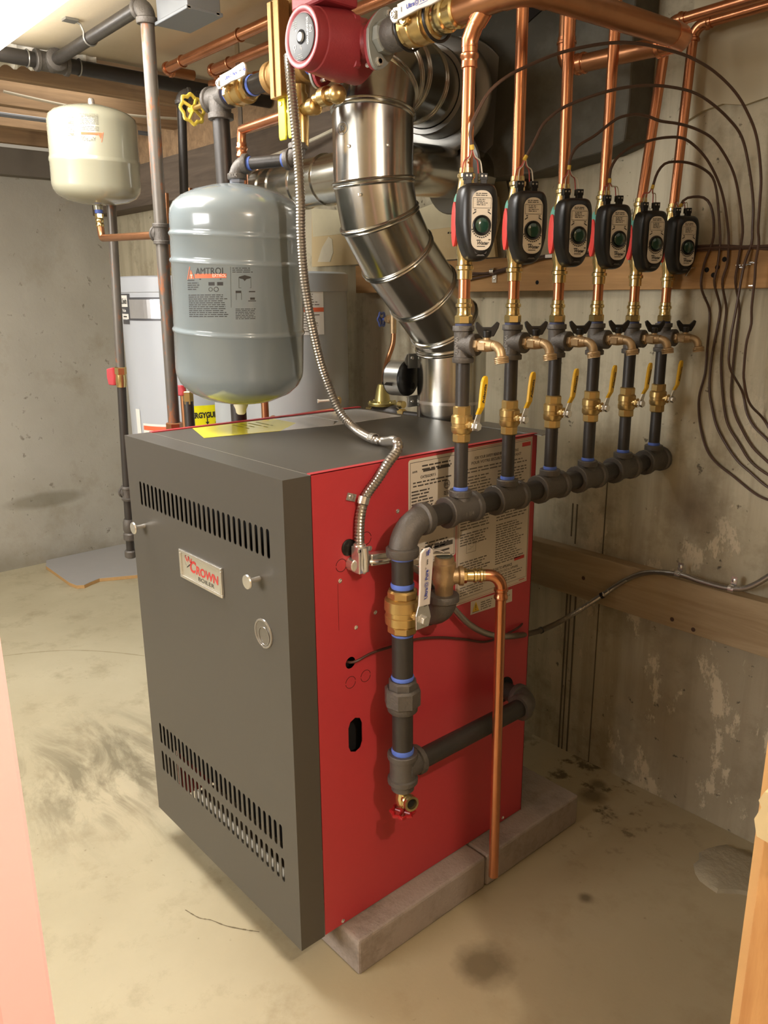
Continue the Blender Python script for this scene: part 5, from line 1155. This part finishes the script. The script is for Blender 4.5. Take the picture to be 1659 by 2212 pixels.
h2 = heater('water_heater', 'taupe grey water heater behind the grey tank with a white and orange label', h2c, R2_, 1.462, .1, HEATD)
av3 = math.atan2(-.755-h2c[1], 1.129-h2c[0])
h4m = lambda x, y: V(h2c[0] + (R2_+.0012)*math.cos(av3 + x/R2_), h2c[1] + (R2_+.0012)*math.sin(av3 + x/R2_), y)
h5m = lambda x, y: V(h2c[0] + (R2_+.002)*math.cos(av3 + x/R2_), h2c[1] + (R2_+.002)*math.sin(av3 + x/R2_), y)
mb = MB(); band(mb, .015, .150, 1.270, 1.432, h4m, 8); mb.build('white_label', LABELW, h2)
mb = MB(); band(mb, .015, .150, 1.340, 1.353, h5m, 8); mb.build('orange_stripe', INKO, h2)
mb = MB(); words(mb, .03, 1.428, .11, .07, 9, h5m, 81, .35, .3); words(mb, .03, 1.335, .11, .058, 7, h5m, 82, .35, .4); mb.build('label_print', INKG, h2)
# lever valve and copper bits in front of the heaters
tp_ = thing('relief_lever', 'white tipped lever of a relief valve standing out before the taupe heater', 'valve', (-.85, .72, 1.09))
l0 = V((-0.728, 0.62, 1.095)); l1 = V((-0.706, 0.66, 1.097))
b = MB(); b.tube([l0, l0.lerp(l1, .15), l1], [.006, .0035, .003], 8); b.build('lever', WPLAST, tp_)
b = MB(); b.hexa(l1 + X*.0, l1 + V(.02, .01, 0), .010); b.cyl(l1 + V(.01, .005, .0), l1 + V(.012, .005, -.12), .012, 12); b.build('body', BRASS, tp_)
cbg = thing('copper_line', 'copper line with a press coupling rising behind the boiler under the grey tank', 'pipe', (-.70, .5, .9))
c_ = V((-0.836, 0.42, 1.059))
MB().cyl(V(c_.x, c_.y, .0), c_ + Z*.03, .0112, 14).build('pipe', COPPERD, cbg)
MB().lathe([(-.03, .0145), (-.026, .0145), (-.024, .0125), (-.004, .0125), (0, .0150), (.006, .0150), (.008, .0125), (.02, .0125)], c_, Z, 16).build('press_coupling', COPPER, cbg)
b = MB(); o = V((-0.899, 0.55, 1.032)); b.cyl(V(o.x, o.y, .0), o + Z*.10, .0112, 12); tag(b.build('copper_stub', COPPERD), 'dull copper stub pipe before the taupe heater', 'pipe')
b = MB(); o = V((-0.933, 0.6, 1.022)); o2 = V((-0.785, 0.72, 1.052)); b.tube([o - Z*.2, o - Z*.02, o + V(.01, .01, .0), o2], .009, 10); b.ball(o, .013, 10, 8); tag(b.build('copper_crosspipe', COPPERD), 'low copper pipe running behind the back rim of the boiler', 'pipe')
rv = thing('red_ball_valve', 'small brass valve with red handle behind the boiler, right of the rusty pipe', 'valve', (-.95, .38, 1.0))
o = V((-1.089, 0.4, 1.102))
MB().cyl(V(o.x, o.y, .0), o - Z*.02, .015, 14).build('iron_pipe', IRON, rv); MB().hexa(o - Z*.03, o + Z*.01, .016).build('brass_nut', BRASSY, rv)
MB().cyl(o + V(-.03, .0, -.4), o + V(-.03, .0, .02), .010, 12).build('copper_pipe', COPPERD, rv)
MB().prism([(-.02, -.016), (.012, -.016), (.016, .0), (.010, .016), (-.02, .016)], o + V(-.018, -.012, .012), (.75, .66, 0), Z, V(0, -.010, 0)).build('red_handle', MATS['lever_red'], rv, bev=.003)
gpp = thing('back_drop_pipe', 'black iron drop pipe with an elbow left of the yellow handwheel', 'pipe', (-1.15, .62, 1.5))
g1 = V((-1.416, 0.62, 1.987)); MB().cyl(V((-1.439, 0.62, 1.71)), g1, .0145, 14).build('pipe', IRON, gpp)
f = MB(); f_elbow(f, g1 + Z*.03, Z, V(.3, 1, 0), .018, .03, .021, .011); f.build('elbow', FIT, gpp); MB().cyl(g1 + V(.008, .05, .03), g1 + V(.05, .18, .03), .0145, 12).build('pipe', IRON, gpp)

# ---------------------------------------------------------------- flexible conduits and wires
fx = thing('flexible_conduit', 'spiral steel conduit hanging from the pump over the boiler top and red side', 'conduit', (-.36, .29, 1.1))
pth = [V((-0.316, 0.268, 1.849)), V((-0.304, 0.262, 1.803)), V((-0.291, 0.262, 1.691)), V((-0.284, 0.262, 1.587)), V((-0.294, 0.268, 1.498)), V((-0.3, 0.28, 1.396)), V((-0.304, 0.31, 1.269)), V((-0.299, 0.332, 1.197)), V((-0.275, 0.348, 1.133)), V((-0.231, 0.354, 1.102)), V((-0.151, 0.336, 1.092)), V((-0.112, 0.337, 1.092)), V((-0.012, 0.273, 1.114)), V((0.008, 0.264, 1.109)), V((0.014, 0.253, 1.097)), V((0.015, 0.232, 1.08)), V((0.014, 0.206, 1.052)), V((0.012, 0.178, 1.023)), V((0.012, 0.165, 0.991)), V((0.012, 0.161, 0.956)), V((0.012, 0.161, 0.924))]
m = MB(); flex(m, pth, .0103, .0062, 12); m.build('spiral_sheath', STEEL, fx)
def clip(par, c, along, out, r):
    c, along, out = V(c), V(along).normalized(), V(out).normalized(); sd = along.cross(out).normalized()
    m = MB(); rs = []
    for i in range(11):
        t = math.pi*i/10; e = sd*math.cos(t) + out*math.sin(t)
        rs.append([c + e*(r+k) + along*w for k, w in ((0, -.007), (.0016, -.007), (.0016, .007), (0, .007))])
    m.rings(rs, True, False)
    m.obox(c - sd*(r+.011) - out*(r-.001), (sd, along, out), (.011, .007, .0009))
    o = m.build('clip', CHROME, par); MB().lathe([(0, .005), (.002, .005), (.003, .002)], c - sd*(r+.012) - out*(r-.002), out, 10).build('clip_screw', CHROME, o); return o
clip(fx, (-0.151, 0.337, 1.092), (.95, -.05, 0), Z, .0108); clip(fx, (0.012, 0.171, 1.017), (0, .35, 1), X, .0108)
b = MB(); j = V((0.016, 0.157, 0.912)); b.lathe([(-.014, .013), (.012, .0125), (.014, .010)], j + Z*.010, Z, 16); b.obox(j + V(.004, -.002, -.006), (X, Y, Z), (.012, .012, .026)); b.lathe([(-.016, .0145), (.002, .0135)], j + V(-.0, -.008, -.018), X, 16); b.build('squeeze_connector', CHROME, fx, bev=.003)
MB().tube([j + V(.017, -.001, .018), j + V(.020, -.001, -.004), j + V(.020, -.001, -.024), j + V(.013, -.001, -.031)], .0042, 8).build('connector_strap', CHROME, fx)
for dy in (-.012, .014): MB().lathe([(0, .005), (.003, .005), (.004, .003)], j + V(.012, dy, .014), X, 10).build('connector_screw', CHROME, fx)
mc2 = thing('armoured_cable', 'steel armoured cable sagging from the red side to clips on the low plank', 'cable', (.03, .4, .8))
j2 = V((0.016, 0.194, 0.898))
b = MB(); b.obox(j2 + V(.004, .004, 0), (X, V(0, 1, -.12), Z), (.011, .024, .012)); b.lathe([(-.016, .0145), (.002, .0135)], j2 + V(0, -.012, 0), X, 16); b.build('squeeze_connector', CHROME, mc2, bev=.003)
MB().tube([j2 + V(.012, -.022, .001), j2 + V(.018, -.014, 0), j2 + V(.018, .01, -.003), j2 + V(.014, .028, -.005)], .0040, 8).build('connector_strap', CHROME, mc2)
p2 = [j2 + V(.002, .03, -.005), V((0.02, 0.253, 0.877)), V((0.022, 0.308, 0.845)), V((0.022, 0.355, 0.796)), V((0.024, 0.403, 0.744)), V((0.03, 0.456, 0.688)), V((0.032, 0.524, 0.645)), V((0.03, 0.606, 0.617)), V((-0.067, 0.84, 0.531)), V((-0.091, 1, 0.519)), V((-0.037, 1.07, 0.578)), V((0.02, 1.088, 0.633)), V((0.086, 1.089, 0.673)), V((0.17, 1.089, 0.69)), V((0.239, 1.089, 0.687)), V((0.31, 1.089, 0.69)), V((0.359, 1.089, 0.711)), V((0.431, 1.089, 0.782))]
m = MB(); flex(m, p2, .0075, .0058, 10); m.build('spiral_sheath', STEEL, mc2)
for px_ in ((V((-0.067, 0.84, 0.531)), V(.2, .8, .25)), (V((-0.037, 1.07, 0.578)), V(.8, .3, .5))): MB().lathe([(-.004, .0088), (.004, .0088)], px_[0], px_[1], 14).build('tape_band', BLK, mc2)
clip(mc2, (0.169, 1.091, 0.689), (1, 0, -.05), -Y, .0078); clip(mc2, (0.31, 1.091, 0.689), (1, 0, -.05), -Y, .0078)
cw = MB().tube(catmull([V(-.03, .135, .688), V(.004, .146, .690), V(.010, .19, .698), V((0.01, 0.248, 0.695)), V((0.008, 0.316, 0.689)), V((0.006, 0.387, 0.671)), V((0.005, 0.462, 0.644)), V((0.005, 0.532, 0.616)), V((0.006, 0.588, 0.612)), V(.006, .66, .618), V(-.03, .715, .615)], 6), .0028, 8)
tag(cw.build('sensor_wire', M('wire_dark', '#4a2a22', .5)), 'thin dark sensor wire from the round hole across the red side', 'wire')
# thermostat cables: from each actuator up and over to the ledger, then down the wall to the right
paths = [
 [(0.118, 0.337, 1.628), (0.117, 0.332, 1.656), (0.12, 0.345, 1.686), (0.126, 0.369, 1.721), (0.135, 0.404, 1.748), (0.146, 0.446, 1.769), (0.161, 0.502, 1.793), (0.178, 0.564, 1.812), (0.195, 0.629, 1.826), (0.21, 0.688, 1.831), (0.226, 0.749, 1.829), (0.241, 0.808, 1.823), (0.258, 0.87, 1.806), (0.274, 0.931, 1.776), (0.285, 0.972, 1.741), (0.294, 1.006, 1.696), (0.3, 1.03, 1.625), (0.301, 1.036, 1.571), (0.302, 1.039, 1.52), (0.304, 1.046, 1.491), (0.303, 1.043, 1.45), (0.304, 1.045, 1.419), (0.304, 1.045, 1.357), (0.305, 1.05, 1.321), (0.303, 1.041, 1.281), (0.303, 1.042, 1.228), (0.304, 1.047, 1.197), (0.311, 1.071, 1.145), (0.32, 1.09, 1.104), (0.355, 1.09, 1.058), (0.39, 1.09, 1.031)],
 [(0.118, 0.478, 1.626), (0.121, 0.491, 1.645), (0.124, 0.504, 1.667), (0.127, 0.517, 1.688), (0.136, 0.554, 1.716), (0.148, 0.601, 1.736), (0.162, 0.66, 1.756), (0.174, 0.711, 1.769), (0.187, 0.763, 1.777), (0.2, 0.818, 1.78), (0.214, 0.876, 1.777), (0.226, 0.925, 1.764), (0.24, 0.983, 1.738), (0.251, 1.029, 1.705), (0.259, 1.061, 1.644), (0.264, 1.085, 1.577), (0.266, 1.09, 1.524), (0.268, 1.09, 1.494), (0.263, 1.078, 1.454), (0.261, 1.072, 1.41), (0.26, 1.066, 1.356), (0.258, 1.059, 1.299), (0.258, 1.058, 1.279), (0.259, 1.065, 1.224), (0.264, 1.083, 1.162), (0.28, 1.09, 1.114), (0.302, 1.09, 1.082), (0.336, 1.09, 1.055), (0.358, 1.09, 1.033), (0.405, 1.09, 0.996)],
 [(0.116, 0.615, 1.622), (0.117, 0.616, 1.641), (0.121, 0.632, 1.663), (0.131, 0.672, 1.685), (0.139, 0.707, 1.709), (0.146, 0.732, 1.723), (0.156, 0.774, 1.732), (0.165, 0.807, 1.73), (0.172, 0.836, 1.725), (0.185, 0.888, 1.724), (0.198, 0.942, 1.717), (0.21, 0.987, 1.702), (0.22, 1.028, 1.671), (0.228, 1.059, 1.635), (0.234, 1.083, 1.584), (0.244, 1.09, 1.526), (0.244, 1.09, 1.495), (0.241, 1.09, 1.451), (0.24, 1.09, 1.411), (0.235, 1.089, 1.356), (0.235, 1.089, 1.308), (0.235, 1.087, 1.277), (0.235, 1.086, 1.213), (0.238, 1.09, 1.151), (0.252, 1.09, 1.108), (0.271, 1.09, 1.076), (0.3, 1.09, 1.037), (0.335, 1.09, 1.009), (0.363, 1.09, 0.992), (0.417, 1.09, 0.977)],
 [(0.116, 0.754, 1.609), (0.116, 0.755, 1.633), (0.12, 0.772, 1.658), (0.129, 0.803, 1.678), (0.139, 0.84, 1.691), (0.151, 0.885, 1.702), (0.164, 0.936, 1.706), (0.174, 0.974, 1.694), (0.185, 1.014, 1.668), (0.195, 1.05, 1.629), (0.202, 1.075, 1.586), (0.21, 1.09, 1.528), (0.215, 1.09, 1.497), (0.217, 1.09, 1.451), (0.209, 1.09, 1.411), (0.204, 1.085, 1.355), (0.204, 1.085, 1.307), (0.204, 1.084, 1.276), (0.205, 1.088, 1.229), (0.213, 1.09, 1.172), (0.227, 1.09, 1.109), (0.242, 1.09, 1.073), (0.27, 1.09, 1.038), (0.298, 1.09, 1.003), (0.329, 1.09, 0.982), (0.366, 1.09, 0.967), (0.42, 1.09, 0.953)],
 [(0.119, 0.912, 1.608), (0.122, 0.922, 1.639), (0.128, 0.939, 1.659), (0.138, 0.966, 1.665), (0.151, 1.004, 1.664), (0.163, 1.039, 1.655), (0.173, 1.067, 1.639), (0.178, 1.082, 1.611), (0.184, 1.09, 1.566), (0.192, 1.09, 1.52), (0.195, 1.09, 1.493), (0.194, 1.09, 1.446), (0.19, 1.09, 1.411), (0.189, 1.09, 1.355), (0.187, 1.09, 1.307), (0.183, 1.09, 1.266), (0.18, 1.087, 1.218), (0.183, 1.09, 1.158), (0.195, 1.09, 1.115), (0.211, 1.09, 1.072), (0.24, 1.09, 1.03), (0.271, 1.09, 0.996), (0.303, 1.09, 0.974), (0.342, 1.09, 0.948), (0.369, 1.09, 0.938), (0.424, 1.09, 0.922)],
 [(0.113, 1.046, 1.581), (0.121, 1.053, 1.597), (0.145, 1.075, 1.6), (0.16, 1.088, 1.588), (0.172, 1.09, 1.558), (0.177, 1.09, 1.525), (0.176, 1.09, 1.499), (0.162, 1.089, 1.453), (0.16, 1.088, 1.402), (0.161, 1.089, 1.355), (0.166, 1.09, 1.328), (0.167, 1.09, 1.296), (0.167, 1.09, 1.259), (0.168, 1.09, 1.199), (0.159, 1.087, 1.15), (0.16, 1.088, 1.112), (0.171, 1.09, 1.061), (0.192, 1.09, 1.012), (0.22, 1.09, 0.983), (0.265, 1.09, 0.957), (0.317, 1.09, 0.926), (0.349, 1.09, 0.915), (0.372, 1.09, 0.914), (0.425, 1.09, 0.915)],
]
for i, pts in enumerate(paths):
    t = thing('thermostat_cable', 'brown thermostat cable arching over from the zone valve ' + ZW[i], 'cable', pts[0], 'brown thermostat cables')
    pp = [V(p) for p in pts]; pp = [V(p.x, 1.132 if (p.y > 1.08 and p.z < 1.385) else p.y, p.z) for p in pp]
    sm = resample(catmull(pp, 6), .012)
    MB().tube(sm, .0029, 8).build('sheath', CABLE, t)
    top = V(XR, ZY[i], 1.510 + DZ[i])
    for k_, (tt_, cm_) in enumerate(((-.0215, 'wire_red'), (-.0145, 'wire_white'), (.0085, 'wire_red'), (.0155, 'wire_white'))):
        e = top + N*.027 + T*(tt_+.004) + Z*.082; s0 = pp[0]
        MB().tube(catmull([e, e + Z*.012 + (s0-e)*.2, e.lerp(s0, .7), s0 + (pp[1]-s0)*.15], 4), .0011, 6).build('conductor', M(cm_, '#9c3a34' if 'red' in cm_ else '#cfc6b4', .5), t)
    MB().lathe([(-.004, .0036), (.004, .0036)], pp[0] + (pp[1]-pp[0])*.1, pp[1]-pp[0], 8).build('yellow_tie', M('tie_yellow', '#c9a63a', .5), t)
# cables laid along the ledger
LC = [
 [(-0.591, 1.093, 1.441), (-0.499, 1.093, 1.452), (-0.412, 1.093, 1.466), (-0.346, 1.094, 1.482), (-0.291, 1.094, 1.491), (-0.136, 1.094, 1.491), (0.012, 1.093, 1.481), (0.155, 1.093, 1.484), (0.304, 1.093, 1.484), (0.363, 1.093, 1.483)],
 [(-0.589, 1.092, 1.431), (-0.497, 1.093, 1.444), (-0.411, 1.093, 1.46), (-0.345, 1.093, 1.476), (-0.282, 1.093, 1.484), (-0.135, 1.092, 1.486), (0.012, 1.093, 1.487), (0.097, 1.093, 1.493), (0.199, 1.093, 1.492), (0.304, 1.093, 1.48), (0.364, 1.093, 1.479)],
 [(-0.606, 1.089, 1.452), (-0.494, 1.089, 1.449), (-0.408, 1.089, 1.463), (-0.343, 1.089, 1.48), (-0.264, 1.089, 1.488), (-0.119, 1.089, 1.493), (0.014, 1.089, 1.483), (0.157, 1.089, 1.488), (0.365, 1.089, 1.485)],
]
for i, pts in enumerate(LC):
    o = MB().tube(resample(catmull([V(p) for p in pts], 6), .012), .0030, 8).build('ledger_cable', CABLE)
    tag(o, 'brown cable of the bundle stapled along the ledger, ' + ('sagging lowest at the left', 'middle strand', 'front strand')[i], 'cable', 'cables stapled along the ledger')
lk = thing('cable_clip', 'bright metal clip screwed to the ledger holding the cable bundle', 'clip', (-.49, 1.09, 1.45))
c_ = V((-0.49, 1.088, 1.454)); m = MB(); rs = []
for i in range(9):
    t = math.pi*i/8; rs.append([V(c_.x + k, 1.097 - .013*math.sin(t), c_.z + .010*math.cos(t)) for k in (-.007, .007)])
m.rings(rs, False, True, False); m.obox((c_.x + .004, 1.096, c_.z - .020), (X, Z, Y), (.008, .012, .001)); m.build('strap', CHROME, lk)
MB().lathe([(0, .004), (.002, .004), (.003, .002)], (c_.x + .004, 1.095, c_.z - .022), -Y, 10).build('clip_screw', CHROME, lk)
for i, (u0) in enumerate(((-0.285, 1.086, 1.488), (-0.14, 1.086, 1.488), (0.065, 1.086, 1.483))):
    o = MB().obox(V(u0) + V(0, .002, 0), (X, Z, Y), (.012, .0045, .003)).build('cable_staple', LABELW, bev=.001)
    tag(o, ('white cable staple on the ledger behind the third riser', 'white cable staple on the ledger behind the fourth riser', 'white cable staple on the ledger behind the sixth riser')[i], 'staple')
